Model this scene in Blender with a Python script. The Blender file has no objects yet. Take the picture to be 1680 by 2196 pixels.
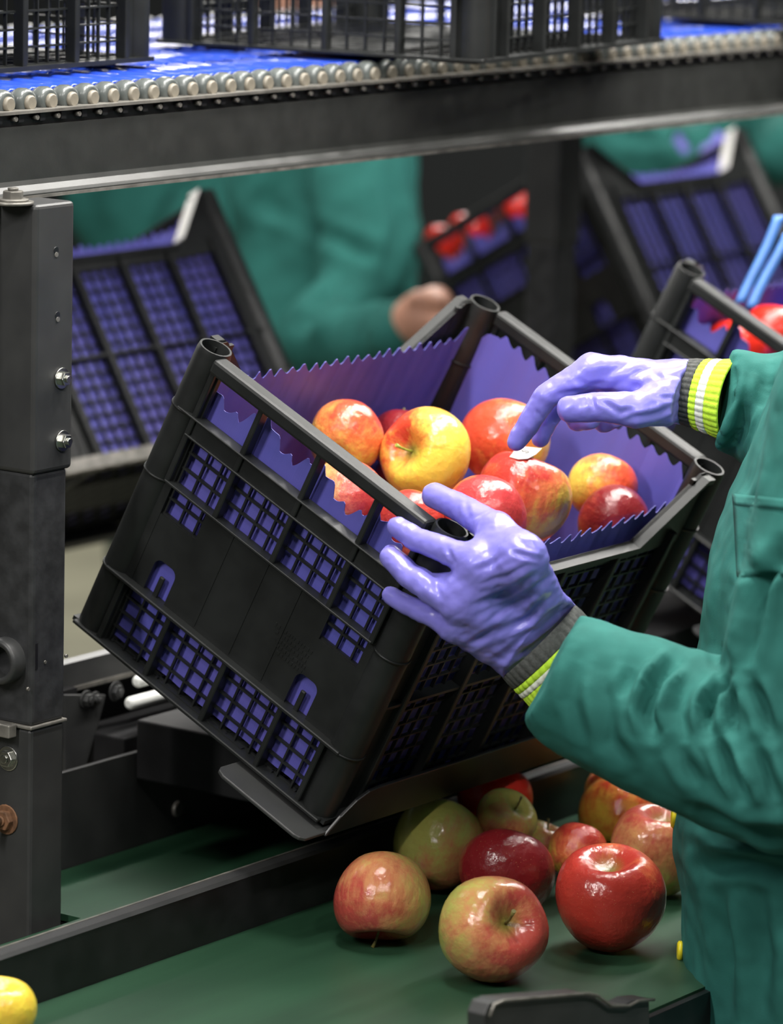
import bpy, bmesh, math, random
import numpy as np
from mathutils import Vector, Matrix

random.seed(7)
scn = bpy.context.scene
col = scn.collection
PI = math.pi

# ---------------------------------------------------------------- camera
F_PX, YAW, PITCH, ROLL = 8850.33, 0.9526, 0.18315, 0.025
CAM = np.array([-2.70256, -1.98796, 0.88733])

def cam_axes():
    cy, sy, cp, sp = math.cos(YAW), math.sin(YAW), math.cos(PITCH), math.sin(PITCH)
    fwd = np.array([sy * cp, cy * cp, -sp]); right = np.array([cy, -sy, 0.0]); up = np.cross(right, fwd)
    c, s = math.cos(ROLL), math.sin(ROLL)
    return c * right + s * up, -s * right + c * up, fwd
RGT, UPV, FWD = cam_axes()

def U(x, y, D=None, X=None, Y=None, Z=None):
    """measure: the point of the place seen at photo pixel (x, y) at depth D or on a plane"""
    d = (x - 840) / F_PX * RGT - (y - 1098) / F_PX * UPV + FWD
    if D is not None: s = D
    elif X is not None: s = (X - CAM[0]) / d[0]
    elif Y is not None: s = (Y - CAM[1]) / d[1]
    else: s = (Z - CAM[2]) / d[2]
    return CAM + s * d

cam_d = bpy.data.cameras.new('camera'); cam_o = bpy.data.objects.new('camera', cam_d); col.objects.link(cam_o)
cam_d.sensor_fit = 'HORIZONTAL'; cam_d.sensor_width = 36.0; cam_d.lens = F_PX / 1680 * 36.0
cam_d.clip_start = 0.05; cam_d.clip_end = 100
m = Matrix(((RGT[0], UPV[0], -FWD[0], CAM[0]), (RGT[1], UPV[1], -FWD[1], CAM[1]), (RGT[2], UPV[2], -FWD[2], CAM[2]), (0, 0, 0, 1)))
cam_o.matrix_world = m
cam_d.dof.use_dof = True; cam_d.dof.focus_distance = 3.44; cam_d.dof.aperture_fstop = 6.5
scn.camera = cam_o
scn.view_settings.view_transform = 'Standard'; scn.view_settings.look = 'None'
scn.view_settings.exposure = 0.18; scn.view_settings.gamma = 1.0
scn.view_settings.use_curve_mapping = False

# ---------------------------------------------------------------- light: dim hall, strip lamps over the packing line, added fill lamps
w = bpy.data.worlds.new('hall'); scn.world = w; w.use_nodes = True
w.node_tree.nodes['Background'].inputs[0].default_value = (0.86, 0.95, 1.0, 1)
w.node_tree.nodes['Background'].inputs[1].default_value = 0.05

def strip_or_fill_lamp(loc, tgt, power, sx=1.2, sy=0.07, colr=(1, 0.97, 0.92)):
    ld = bpy.data.lights.new('strip_or_fill_lamp', 'AREA'); ld.shape = 'RECTANGLE'; ld.size = sx; ld.size_y = sy
    ld.energy = power; ld.color = colr
    o = bpy.data.objects.new('strip_or_fill_lamp', ld); col.objects.link(o); o.location = loc
    d = (Vector(tgt) - Vector(loc)).normalized()
    x = Vector((1, 0, 0)); z = -d; y = z.cross(x).normalized(); x = y.cross(z).normalized()
    o.rotation_euler = Matrix((x, y, z)).transposed().to_euler()
    return o
for k in range(6):
    lx = -0.25 + 0.5 * k
    strip_or_fill_lamp((lx, -0.16, 1.38), (lx, -0.02, 0.1), 7, 0.24, 0.07)
    strip_or_fill_lamp((lx + 0.2, 0.10, 1.42), (lx + 0.2, 0.0, 0.1), 7, 0.24, 0.07)
for lx in (0.1, 1.6):
    strip_or_fill_lamp((lx, 1.95, 1.55), (lx, 1.2, 0.2), 15)
strip_or_fill_lamp((0.55, 0.52, 0.50), (0.55, 0.52, 0.0), 4.5, 1.2, 0.05)  # added lamp under the rollers to light the far crates, no known fixture
strip_or_fill_lamp((-2.6, 0.2, 1.9), (0.0, 0.1, 0.2), 44, 0.8, 0.15)  # fill lamp added at the left to lift crate ends and lattice
for (lx, ly) in ((-2.3, -1.5), (-1.5, -2.3), (-0.5, -2.6)):
    strip_or_fill_lamp((lx, ly, 2.5), (0.1, -0.1, 0.1), 22, 0.5, 0.10)
strip_or_fill_lamp((0.9, 1.1, 2.3), (0.6, 0.6, 0.5), 7, 1.6, 0.12)
strip_or_fill_lamp((4.6, 3.6, 3.0), (4.8, 3.8, -0.9), 260, 2.0, 0.3)

# ---------------------------------------------------------------- materials
def mat(name, c, rough=0.5, metal=0.0, spec=0.5, noise=0.0, nscale=30.0, bump=0.0, bscale=200.0, coat=0.0, stretch=None, c2=None, sub=0.0):
    mt = bpy.data.materials.new(name); mt.use_nodes = True
    nt = mt.node_tree; b = nt.nodes['Principled BSDF']
    b.inputs['Base Color'].default_value = (*c, 1); b.inputs['Roughness'].default_value = rough
    b.inputs['Metallic'].default_value = metal; b.inputs['Specular IOR Level'].default_value = spec
    b.inputs['Coat Weight'].default_value = coat; b.inputs['Coat Roughness'].default_value = 0.08
    if sub:
        b.inputs['Subsurface Weight'].default_value = sub; b.inputs['Subsurface Scale'].default_value = 0.004
        b.inputs['Subsurface Radius'].default_value = (1, 0.8, 1)
    tc = nt.nodes.new('ShaderNodeTexCoord'); mp = nt.nodes.new('ShaderNodeMapping')
    nt.links.new(tc.outputs['Object'], mp.inputs[0])
    if stretch: mp.inputs['Scale'].default_value = stretch
    if noise or c2:
        n = nt.nodes.new('ShaderNodeTexNoise'); n.inputs['Scale'].default_value = nscale; n.inputs['Detail'].default_value = 6
        nt.links.new(mp.outputs[0], n.inputs[0])
        mx = nt.nodes.new('ShaderNodeMix'); mx.data_type = 'RGBA'
        cc = c2 if c2 else tuple(v * (1 + noise) for v in c)
        mx.inputs[6].default_value = (*[v * (1 - noise) for v in c], 1); mx.inputs[7].default_value = (*cc, 1)
        rp = nt.nodes.new('ShaderNodeMapRange'); rp.inputs[1].default_value = 0.35; rp.inputs[2].default_value = 0.65
        nt.links.new(n.outputs[0], rp.inputs[0]); nt.links.new(rp.outputs[0], mx.inputs[0])
        nt.links.new(mx.outputs[2], b.inputs['Base Color'])
    if bump:
        n2 = nt.nodes.new('ShaderNodeTexNoise'); n2.inputs['Scale'].default_value = bscale; n2.inputs['Detail'].default_value = 3
        nt.links.new(mp.outputs[0], n2.inputs[0])
        bp = nt.nodes.new('ShaderNodeBump'); bp.inputs['Strength'].default_value = bump; bp.inputs['Distance'].default_value = 0.001
        nt.links.new(n2.outputs[0], bp.inputs['Height']); nt.links.new(bp.outputs[0], b.inputs['Normal'])
    return mt

M = {}
M['crate'] = mat('black_crate_plastic', (0.012, 0.0132, 0.0132), 0.44, spec=0.30, noise=0.25, nscale=25, bump=0.12, bscale=90)
M['liner'] = mat('violet_liner_paper', (0.095, 0.096, 0.45), 0.55, noise=0.10, nscale=9, bump=0.15, bscale=60, c2=(0.105, 0.092, 0.40))
M['paint'] = mat('dark_grey_paint', (0.030, 0.031, 0.033), 0.42, noise=0.3, nscale=60, bump=0.15, bscale=250)
M['beam'] = mat('beam_paint', (0.023, 0.024, 0.0225), 0.42, noise=0.15, nscale=40, bump=0.08, bscale=250)
M['lip'] = mat('worn_steel_edge', (0.21, 0.20, 0.18), 0.42, metal=0.5, noise=0.3, nscale=50)
M['black'] = mat('black_sheet_metal', (0.011, 0.011, 0.012), 0.35, noise=0.3, nscale=30)
M['matte'] = mat('matte_black_steel', (0.008, 0.008, 0.009), 0.75, spec=0.25, noise=0.3, nscale=30)
M['steel'] = mat('bright_steel', (0.50, 0.50, 0.47), 0.25, metal=1.0, noise=0.2, nscale=80)
M['rust'] = mat('rusty_steel', (0.16, 0.075, 0.035), 0.7, noise=0.4, nscale=120)
M['belt'] = mat('green_belt', (0.010, 0.046, 0.021), 0.45, noise=0.25, nscale=7, stretch=(0.25, 3.0, 1.0), bump=0.05, bscale=300, c2=(0.018, 0.062, 0.031))
M['blue'] = mat('blue_roller_plastic', (0.018, 0.055, 0.42), 0.22, noise=0.15, nscale=40)
M['hub'] = mat('grey_roller_hub', (0.085, 0.095, 0.092), 0.28, noise=0.15, nscale=90)
M['cap'] = mat('beige_roller_cap', (0.19, 0.17, 0.135), 0.45, noise=0.15, nscale=90)
M['glove'] = mat('violet_nitrile', (0.22, 0.20, 0.66), 0.30, noise=0.06, nscale=40, bump=0.25, bscale=160, sub=0.15)
M['jacket'] = mat('green_cotton_twill', (0.023, 0.130, 0.113), 0.85, spec=0.2, noise=0.10, nscale=35, bump=0.2, bscale=900)
M['knit'] = mat('grey_rib_knit', (0.075, 0.078, 0.075), 0.9, spec=0.2, noise=0.2, nscale=300, bump=0.4, bscale=700)
M['lime'] = mat('lime_rib_knit', (0.52, 0.80, 0.055), 0.85, spec=0.2, noise=0.1, nscale=300, bump=0.4, bscale=700)
M['white_knit'] = mat('white_rib_knit', (0.68, 0.70, 0.62), 0.85, spec=0.2, noise=0.1, nscale=300, bump=0.4, bscale=700)
M['yellow'] = mat('yellow_plastic', (0.75, 0.62, 0.02), 0.35, noise=0.1, nscale=80)
M['white'] = mat('white_plastic', (0.78, 0.79, 0.76), 0.35, noise=0.05, nscale=60)
M['paper'] = mat('white_label_and_glint', (0.80, 0.79, 0.76), 0.45, noise=0.04, nscale=200)  # sticker paper, also the painted reflection on the far crate rims
M['ink'] = mat('grey_ink', (0.06, 0.06, 0.06), 0.6, noise=0.1, nscale=200)
M['skin'] = mat('skin', (0.52, 0.27, 0.19), 0.5, noise=0.1, nscale=60, sub=0.1)
M['strap'] = mat('blue_strap', (0.05, 0.15, 0.42), 0.45, noise=0.1, nscale=60)
M['floor'] = mat('hall_floor_paint', (0.16, 0.155, 0.11), 0.5, noise=0.15, nscale=4)
M['wall'] = mat('hall_wall_paint', (0.010, 0.012, 0.013), 0.8, noise=0.1, nscale=3)
M['stem'] = mat('apple_stem', (0.14, 0.12, 0.03), 0.6, noise=0.4, nscale=200)
M['greenstem'] = mat('green_apple_stem', (0.28, 0.34, 0.05), 0.5, noise=0.3, nscale=200)
M['trousers'] = mat('dark_work_trousers', (0.008, 0.05, 0.042), 0.85, spec=0.2, noise=0.1, nscale=35)
M['hair'] = mat('dark_hair', (0.02, 0.013, 0.009), 0.6, noise=0.3, nscale=120)
M['wornpaint'] = mat('worn_grey_paint', (0.033, 0.034, 0.035), 0.45, noise=0.15, nscale=22, c2=(0.039, 0.040, 0.040))

# ---------------------------------------------------------------- mesh helpers
class MB:
    def __init__(s): s.v = []; s.f = []; s.sm = []
    def quadmesh(s, vs, fs, smooth=False):
        o = len(s.v); s.v += [tuple(map(float, v)) for v in vs]
        for f in fs: s.f.append(tuple(i + o for i in f)); s.sm.append(smooth)
        return s
    def box(s, x0, x1, y0, y1, z0, z1, T=None):
        vs = [(x, y, z) for z in (z0, z1) for y in (y0, y1) for x in (x0, x1)]
        if T: vs = [T(*v) for v in vs]
        return s.quadmesh(vs, [(0, 2, 3, 1), (4, 5, 7, 6), (0, 1, 5, 4), (2, 6, 7, 3), (0, 4, 6, 2), (1, 3, 7, 5)])
    def tube(s, pts, rad, n=12, cap=True, smooth=True, flat=None):
        """swept round tube through pts with radius per point"""
        pts = [np.asarray(p, float) for p in pts]
        if not hasattr(rad, '__len__'): rad = [rad] * len(pts)
        o = len(s.v); prev = None
        for i, p in enumerate(pts):
            t = pts[min(i + 1, len(pts) - 1)] - pts[max(i - 1, 0)]; t /= np.linalg.norm(t) + 1e-12
            if prev is None:
                a = np.array([0, 0, 1.0]) if abs(t[2]) < 0.9 else np.array([1.0, 0, 0]); a = np.cross(t, a)
            else: a = prev - t * (prev @ t)
            a /= np.linalg.norm(a); prev = a; b = np.cross(t, a)
            for k in range(n):
                an = 2 * PI * k / n; s.v.append(tuple(p + rad[i] * (math.cos(an) * a + math.sin(an) * b)))
        for i in range(len(pts) - 1):
            for k in range(n):
                s.f.append((o + i * n + k, o + i * n + (k + 1) % n, o + (i + 1) * n + (k + 1) % n, o + (i + 1) * n + k)); s.sm.append(smooth)
        if cap:
            s.f.append(tuple(o + k for k in range(n))[::-1]); s.sm.append(False)
            e = o + (len(pts) - 1) * n; s.f.append(tuple(e + k for k in range(n))); s.sm.append(False)
        return s
    def prism(s, prof, axis, a0, a1, T=None):
        """closed 2-D profile extruded along an axis; profile coords fill the other two axes in order"""
        n = len(prof); vs = []
        for a in (a0, a1):
            for (p, q) in prof:
                v = {'x': (a, p, q), 'y': (p, a, q), 'z': (p, q, a)}[axis]; vs.append(T(*v) if T else v)
        fs = [(i, (i + 1) % n, n + (i + 1) % n, n + i) for i in range(n)] + [tuple(range(n))[::-1], tuple(range(n, 2 * n))]
        return s.quadmesh(vs, fs)
    def build(s, name, mt, parent=None, off=None, bevel=0.0, seg=2):
        me = bpy.data.meshes.new(name)
        vs = s.v if off is None else [tuple(np.asarray(v) - off) for v in s.v]
        me.from_pydata(vs, [], s.f); me.polygons.foreach_set('use_smooth', s.sm); me.update()
        bm = bmesh.new(); bm.from_mesh(me); bmesh.ops.recalc_face_normals(bm, faces=bm.faces)
        bm.to_mesh(me); bm.free()
        me.materials.append(mt)
        o = bpy.data.objects.new(name, me); col.objects.link(o)
        if parent is not None: o.parent = parent
        if bevel:
            md = o.modifiers.new('bevel', 'BEVEL'); md.width = bevel; md.segments = seg; md.limit_method = 'ANGLE'; md.angle_limit = 0.6
        return o

def tag(o, label=None, cat=None, group=None, kind=None):
    if label: o['label'] = label
    if cat: o['category'] = cat
    if group: o['group'] = group
    if kind: o['kind'] = kind
    return o
def empty(name, loc=(0, 0, 0), rot=(0, 0, 0), label=None, cat=None, group=None):
    o = bpy.data.objects.new(name, None); col.objects.link(o); o.location = loc; o.rotation_euler = rot; o.empty_display_size = 0.05
    return tag(o, label, cat, group)
def copy_tree(o, parent=None):
    c = o.copy(); col.objects.link(c)
    if parent is not None: c.parent = parent
    for ch in list(o.children): copy_tree(ch, c)
    return c
def hexbolt(parent, c, ax, r, h, mt, off, name='bolt', washer=True):
    c = np.asarray(c, float); ax = np.asarray(ax, float); b = MB()
    if washer: b.tube([c, c + ax * h * 0.25], r * 1.45, 20)
    b.tube([c, c + ax * h], r, 6, smooth=False)
    b.tube([c + ax * h, c + ax * h * 1.3], r * 0.5, 12)
    return b.build(name, mt, parent, off, bevel=r * 0.08)

# signed-distance modelling for bodies, gloves and clothes
def surface_net(fn, lo, hi, h):
    lo = np.asarray(lo, float); n = np.ceil((np.asarray(hi) - lo) / h).astype(int) + 1
    g = [lo[i] + h * np.arange(n[i]) for i in range(3)]
    D = np.empty(n)
    Yg, Zg = np.meshgrid(g[1], g[2], indexing='ij')
    st = max(1, int(400000 / (n[1] * n[2])))
    for i in range(0, n[0], st):
        xs = g[0][i:i + st]
        P = np.stack([np.broadcast_to(xs[:, None, None], (len(xs), *Yg.shape)), np.broadcast_to(Yg, (len(xs), *Yg.shape)), np.broadcast_to(Zg, (len(xs), *Yg.shape))], -1)
        D[i:i + st] = fn(P.reshape(-1, 3)).reshape(P.shape[:3])
    S = D < 0
    c = [S[a:S.shape[0] - 1 + a, b:S.shape[1] - 1 + b, d:S.shape[2] - 1 + d] for a in (0, 1) for b in (0, 1) for d in (0, 1)]
    cnt = sum(x.astype(np.int8) for x in c); act = (cnt > 0) & (cnt < 8)
    idx = -np.ones(act.shape, int); ijk = np.argwhere(act); idx[act] = np.arange(len(ijk))
    acc = np.zeros((len(ijk), 3)); num = np.zeros(len(ijk))
    corners = np.array([(a, b, d) for a in (0, 1) for b in (0, 1) for d in (0, 1)])
    for p in range(8):
        for q in range(p + 1, 8):
            if np.abs(corners[p] - corners[q]).sum() != 1: continue
            A = ijk + corners[p]; B = ijk + corners[q]
            da = D[A[:, 0], A[:, 1], A[:, 2]]; db = D[B[:, 0], B[:, 1], B[:, 2]]
            cr = (da < 0) != (db < 0); t = np.where(cr, da / np.where(cr, da - db, 1), 0)
            acc[cr] += (corners[p] + t[:, None] * (corners[q] - corners[p]))[cr]; num += cr
    V = lo + h * (ijk + acc / num[:, None])
    F = []
    for ax in range(3):
        o1, o2 = [a for a in range(3) if a != ax]
        sl0 = [slice(None)] * 3; sl1 = [slice(None)] * 3; sl0[ax] = slice(0, -1); sl1[ax] = slice(1, None)
        E = np.argwhere(S[tuple(sl0)] != S[tuple(sl1)])
        E = E[(E[:, o1] > 0) & (E[:, o2] > 0) & (E[:, o1] < n[o1] - 1) & (E[:, o2] < n[o2] - 1)]
        q = []
        for (a, b) in ((0, 0), (1, 0), (1, 1), (0, 1)):
            e = E.copy(); e[:, o1] -= a; e[:, o2] -= b; q.append(idx[e[:, 0], e[:, 1], e[:, 2]])
        q = np.stack(q, 1); flip = S[E[:, 0], E[:, 1], E[:, 2]] ^ (ax == 1)
        q[~flip] = q[~flip][:, ::-1]; F.append(q)
    return V, np.concatenate(F)
def cone(P, a, b, ra, rb):
    ab = b - a; t = np.clip(((P - a) @ ab) / (ab @ ab), 0, 1)
    return np.linalg.norm(P - (a + t[:, None] * ab), axis=1) - (ra + t * (rb - ra))
def smin(a, b, k):
    h = np.clip(0.5 + 0.5 * (b - a) / k, 0, 1)
    return b + (a - b) * h - k * h * (1 - h)
def mesh_obj(name, V, F, mt, parent, off, smooth_iter=2):
    me = bpy.data.meshes.new(name); me.from_pydata((V - off).tolist(), [], F.tolist())
    me.polygons.foreach_set('use_smooth', [True] * len(F)); me.materials.append(mt); me.update()
    if smooth_iter:
        bm = bmesh.new(); bm.from_mesh(me)
        for _ in range(smooth_iter): bmesh.ops.smooth_vert(bm, verts=bm.verts, factor=0.5, use_axis_x=True, use_axis_y=True, use_axis_z=True)
        bmesh.ops.recalc_face_normals(bm, faces=bm.faces); bm.to_mesh(me); bm.free()
    o = bpy.data.objects.new(name, me); col.objects.link(o)
    if parent is not None: o.parent = parent
    return o
def to_px(V):
    q = V - CAM; d = q @ FWD
    return np.stack([840 + F_PX * (q @ RGT) / d, 1098 - F_PX * (q @ UPV) / d, d], 1)

# ---------------------------------------------------------------- the hall
tag(MB().box(-6, 9, -5, 9, -1.0, -0.95).build('floor', M['floor']), kind='structure')
tag(MB().box(-6, 9, 8.0, 8.1, -0.95, 3.4).build('wall_back', M['wall']), kind='structure')
tag(MB().box(8.0, 8.1, -5, 8.0, -0.95, 3.4).build('wall_right', M['wall']), kind='structure')

# ---------------------------------------------------------------- upper roller conveyor
BY, BZ0, BZ1 = 0.25, 0.513, 0.583
FY = 0.785                                # far rail
conv = empty('roller_conveyor', (0, 0.5, BZ0), label='overhead conveyor of blue rollers in a dark grey steel frame', cat='conveyor')
off = np.array([0, 0.5, BZ0])
X0, X1 = -0.75, 2.6
def rail(y, s):                           # channel section; s=+1 faces the camera side
    return [(y, BZ0 + 0.013), (y - s * 0.0015, BZ0 + 0.009), (y - s * 0.006, BZ0 + 0.0045), (y - s * 0.013, BZ0 + 0.003), (y - s * 0.013, BZ0),
            (y + s * 0.006, BZ0), (y + s * 0.006, BZ1 - 0.012), (y + s * 0.003, BZ1 - 0.012), (y, BZ1 - 0.012)]
for y, s in ((BY, 1), (FY, -1)):
    sb = MB().prism(rail(y, s), 'x', X0, X1).build('side_beam', M['beam'], conv, off)
    MB().box(X0, X1, *sorted((y - s * 0.0138, y - s * 0.011)), BZ0 - 0.0008, BZ0 + 0.0018).build('lower_lip', M['lip'], sb, off)
    MB().box(X0, X1, *sorted((y - s * 0.003, y + s * 0.014)), BZ1 - 0.0015, BZ1 + 0.001).build('upper_lip', M['lip'], sb, off)
    MB().box(X0, X1, *sorted((y + s * 0.004, y + s * 0.006)), BZ1 - 0.012, BZ1 - 0.0015).build('recess', M['black'], sb, off)
PITCH_R, RR, RZ = 0.0272, 0.0112, 0.589
proto_r = None
nroll = 0
xr = -0.27
while xr < 1.75:
    c = np.array([xr, 0.5, RZ])
    if proto_r is None:
        b = MB(); ys = BY + 0.026; k = 0
        while ys < FY - 0.03:                 # sleeve segments with grooves between
            ye = min(ys + 0.094, FY - 0.026)
            b.tube([(0, ys - 0.5, 0), (0, ys - 0.5 + 0.0012, 0), (0, ye - 0.5 - 0.0012, 0), (0, ye - 0.5, 0)], [RR - 0.0015, RR, RR, RR - 0.0015], 14)
            b.tube([(0, ye - 0.5 - 0.001, 0), (0, ye - 0.5 + 0.004, 0)], RR - 0.003, 10, cap=False); ys = ye + 0.003
        r = b.build('roller', M['blue'], conv); r.location = c - off; proto_r = r
        for sgn, yy in ((1, BY), (-1, FY)):
            f = lambda q: yy + sgn * q - 0.5
            h = MB().tube([(0, f(0.008), 0), (0, f(0.009), 0), (0, f(0.013), 0), (0, f(0.019), 0), (0, f(0.025), 0)], [0.0085, 0.0108, 0.0122, 0.0120, 0.0095], 18).build('hub', M['hub'], r)
            MB().tube([(0, f(0.0045), 0), (0, f(0.006), 0), (0, f(0.0095), 0)], [0.0052, 0.0066, 0.0066], 16).build('end_cap', M['cap'], r)
            MB().tube([(0, f(-0.0015), -0.0115), (0, f(0.004), -0.0115)], 0.0022, 8).build('axle_pin', M['lip'], r)
            MB().box(0.004, 0.0105, *sorted((f(-0.0006), f(0.003))), -0.0145, -0.0075).build('slot', M['black'], r)
    else:
        r = copy_tree(proto_r, conv); r.location = c - off
    xr += PITCH_R

# ---------------------------------------------------------------- steel support posts
def post(px0, px1, y0, y1, label, full):
    p = empty('support_post', (px0, y0, -0.95), label=label, cat='post'); of = np.array([px0, y0, -0.95])
    MB().box(px0, px1, y0, y1, 0.2885, 0.513).build('upper_sleeve', M['wornpaint'], p, of, bevel=0.004, seg=3)
    MB().box(px0 + 0.003, px1 - 0.003, y0 + 0.003, y1 - 0.003, 0.0735, 0.29).build('inner_tube', M['paint'], p, of, bevel=0.004, seg=3)
    if not full:
        MB().box(px0, px1, y0, y1, -0.95, 0.07).build('lower_sleeve', M['paint'], p, of, bevel=0.004, seg=3); return p
    ls = MB().box(px0 + 0.003, px1 - 0.004, y0 + 0.003, y1, -0.945, 0.0715).build('lower_sleeve', M['wornpaint'], p, of, bevel=0.003, seg=2)
    MB().box(px0 - 0.01, px1 + 0.01, y0 - 0.01, y1 + 0.01, -0.95, -0.94).build('foot_plate', M['paint'], p, of)
    yf = y0
    for (bx, by) in ((131, 811), (133, 945)):
        q = U(bx, by, Y=yf); hexbolt(p, q, (0, -1, 0), 0.0062, 0.007, M['steel'], of)
    for (bx, by) in ((121, 537), (124, 676)):
        q = U(bx, by, Y=yf - 0.0004); MB().tube([q, q + np.array([0, 0.003, 0])], 0.003, 14).build('screw_hole', M['black'], p, of)
        q = U(bx + 1, by + 9, Y=yf - 0.0006); MB().tube([q, q + np.array([0, 0.001, 0])], 0.0022, 10).build('worn_spot', M['lip'], p, of)
    q = U(28, 428, Y=y0 + 0.02); MB().tube([(q[0], q[1], 0.5125), (q[0], q[1], 0.5150)], 0.017, 24).build('washer', M['lip'], p, of)
    q[2] = 0.515; hexbolt(p, q, (0, 0, 1), 0.009, 0.0085, M['lip'], of)
    # pipe stub welded to the camera-side face, slot and small screws
    q = U(14, 1415, X=px0 + 0.001); b = MB(); n = 28
    for r0, r1 in ((0.0195, 0.0135),):
        ring = []
        for (rr, dx) in ((r0, 0.012), (r0, -0.010), (r0 - 0.0015, -0.0125), (r1 + 0.001, -0.0125), (r1, -0.011), (r1, 0.010)):
            ring.append([(q[0] + dx, q[1] + rr * math.cos(2 * PI * k / n), q[2] + rr * math.sin(2 * PI * k / n)) for k in range(n)])
        o0 = len(b.v); b.quadmesh([v for rg in ring for v in rg], [(i * n + k, i * n + (k + 1) % n, (i + 1) * n + (k + 1) % n, (i + 1) * n + k) for i in range(5) for k in range(n)], True)
    b.build('pipe_stub', M['wornpaint'], p, of)
    MB().tube([q + np.array([0.0105, 0, 0]), q + np.array([0.0095, 0, 0])], 0.0135, 24).build('pipe_bore', M['rust'], p, of)
    q = U(79, 1408, Y=y0 + 0.0026); MB().box(q[0] - 0.0014, q[0] + 0.0014, q[1], q[1] + 0.002, q[2] - 0.011, q[2] + 0.011).build('slot', M['black'], p, of)
    for (bx, by) in ((98, 1420), (144, 1407), (62, 1478)):
        q = U(bx, by, Y=y0 + 0.0024); MB().tube([q, q + np.array([0, 0.002, 0])], 0.0016, 8).build('rivet', M['lip'], p, of)
    q = U(18, 1626, X=px0 + 0.003); hexbolt(p, q, (-1, 0, 0), 0.0075, 0.005, M['steel'], of)
    q = U(14, 1757, X=px0 + 0.003); hexbolt(p, q, (-1, 0, 0), 0.009, 0.007, M['rust'], of, name='rusty_nut')
    MB().tube([q + np.array([-0.006, 0, 0]), q + np.array([-0.03, 0.004, 0.0])], 0.0035, 10).build('threaded_rod', M['steel'], p, of)
    q = U(4, 1562, X=px0 - 0.004); MB().box(q[0] - 0.006, q[0] + 0.004, q[1] - 0.013, q[1] + 0.03, q[2] - 0.006, q[2] + 0.005).build('clamp_bar', M['lip'], p, of, bevel=0.001)
    # folded collar edge where the sleeves meet
    MB().box(px0 + 0.001, px1 - 0.002, y0 + 0.001, y1 - 0.001, 0.0715, 0.0745).build('collar', M['lip'], p, of, bevel=0.001)
    return p
post(-0.139, -0.089, 0.199, 0.249, 'dark grey square steel post with hex bolts at the left edge', True)
q = U(1195, 500, Y=FY + 0.002)
post(q[0], q[0] + 0.055, FY + 0.002, FY + 0.052, 'blurred dark steel post behind the apple crate', False)

# ---------------------------------------------------------------- lower green belts
BELT = -0.10
bc = empty('belt_conveyor', (0, -0.13, BELT - 0.05), label='green apple belt with a black side wall in the foreground', cat='conveyor'); ob = np.array([0, -0.13, BELT - 0.05])
MB().box(-1.2, 2.6, -0.326, 0.058, BELT - 0.006, BELT).build('belt', M['belt'], bc, ob)
MB().box(-1.2, 2.6, -0.326, 0.05, BELT - 0.05, BELT - 0.008).build('belt_bed', M['black'], bc, ob)
MB().prism([(0.058, BELT - 0.06), (0.058, -0.053), (0.060, -0.051), (0.066, -0.051), (0.068, -0.053), (0.068, BELT - 0.06)], 'x', -1.2, 2.6).build('back_wall', M['black'], bc, ob)
MB().prism([(0.0575, -0.0535), (0.060, -0.0505), (0.072, -0.0505), (0.074, -0.053), (0.072, -0.0525), (0.060, -0.0525)], 'x', -1.2, 2.6).build('wall_edge', M['wornpaint'], bc, ob)
MB().box(-1.2, 2.6, 0.0715, 0.0738, -0.0532, -0.0499).build('bright_edge', M['lip'], bc, ob)
MB().box(-1.2, 2.6, -0.333, -0.327, BELT - 0.09, BELT - 0.002).build('front_rail', M['black'], bc, ob)
# shaped guard plate in front of the belt
gp = [U(x, y, Y=-0.345) for (x, y) in ((1034, 2290), (1030, 2175), (1040, 2150), (1060, 2141), (1240, 2126), (1262, 2131), (1292, 2152), (1330, 2153), (1350, 2142), (1384, 2139), (1386, 2290))]
g = tag(empty('guard_plate', gp[0]), 'dark grey guard plate with chipped edge at the bottom of the picture', 'guard')
MB().prism([(p[0], p[2]) for p in gp], 'y', -0.349, -0.333).build('plate', M['wornpaint'], g, gp[0], bevel=0.001)
ed = MB(); ed.tube([p + np.array([0, -0.0085, 0]) for p in gp[1:-1]], 0.0013, 8); ed.build('worn_edge', M['lip'], g, gp[0])

b2 = empty('belt_conveyor', (0, 0.18, BELT - 0.05), label='green belt running behind the black side wall, under the crate', cat='conveyor'); ob = np.array([0, 0.18, BELT - 0.05])
MB().box(-0.085, 2.6, 0.075, 0.298, BELT - 0.006, BELT).build('belt', M['belt'], b2, ob)
MB().box(-0.085, 2.6, 0.075, 0.298, BELT - 0.05, BELT - 0.008).build('belt_bed', M['black'], b2, ob)
MB().box(-0.4, -0.085, 0.075, 0.188, BELT - 0.006, BELT).build('belt', M['belt'], b2, ob)
bw = MB().box(-0.088, 2.6, 0.30, 0.305, BELT - 0.05, -0.012).build('back_wall', M['wornpaint'], b2, ob)
q = U(380, 1735, Y=0.2995); q2 = q - ob
MB().tube([q2, q2 + np.array([0, -0.003, 0])], [0.008, 0.006], 14).build('bolt_head', M['lip'], bw)

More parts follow.
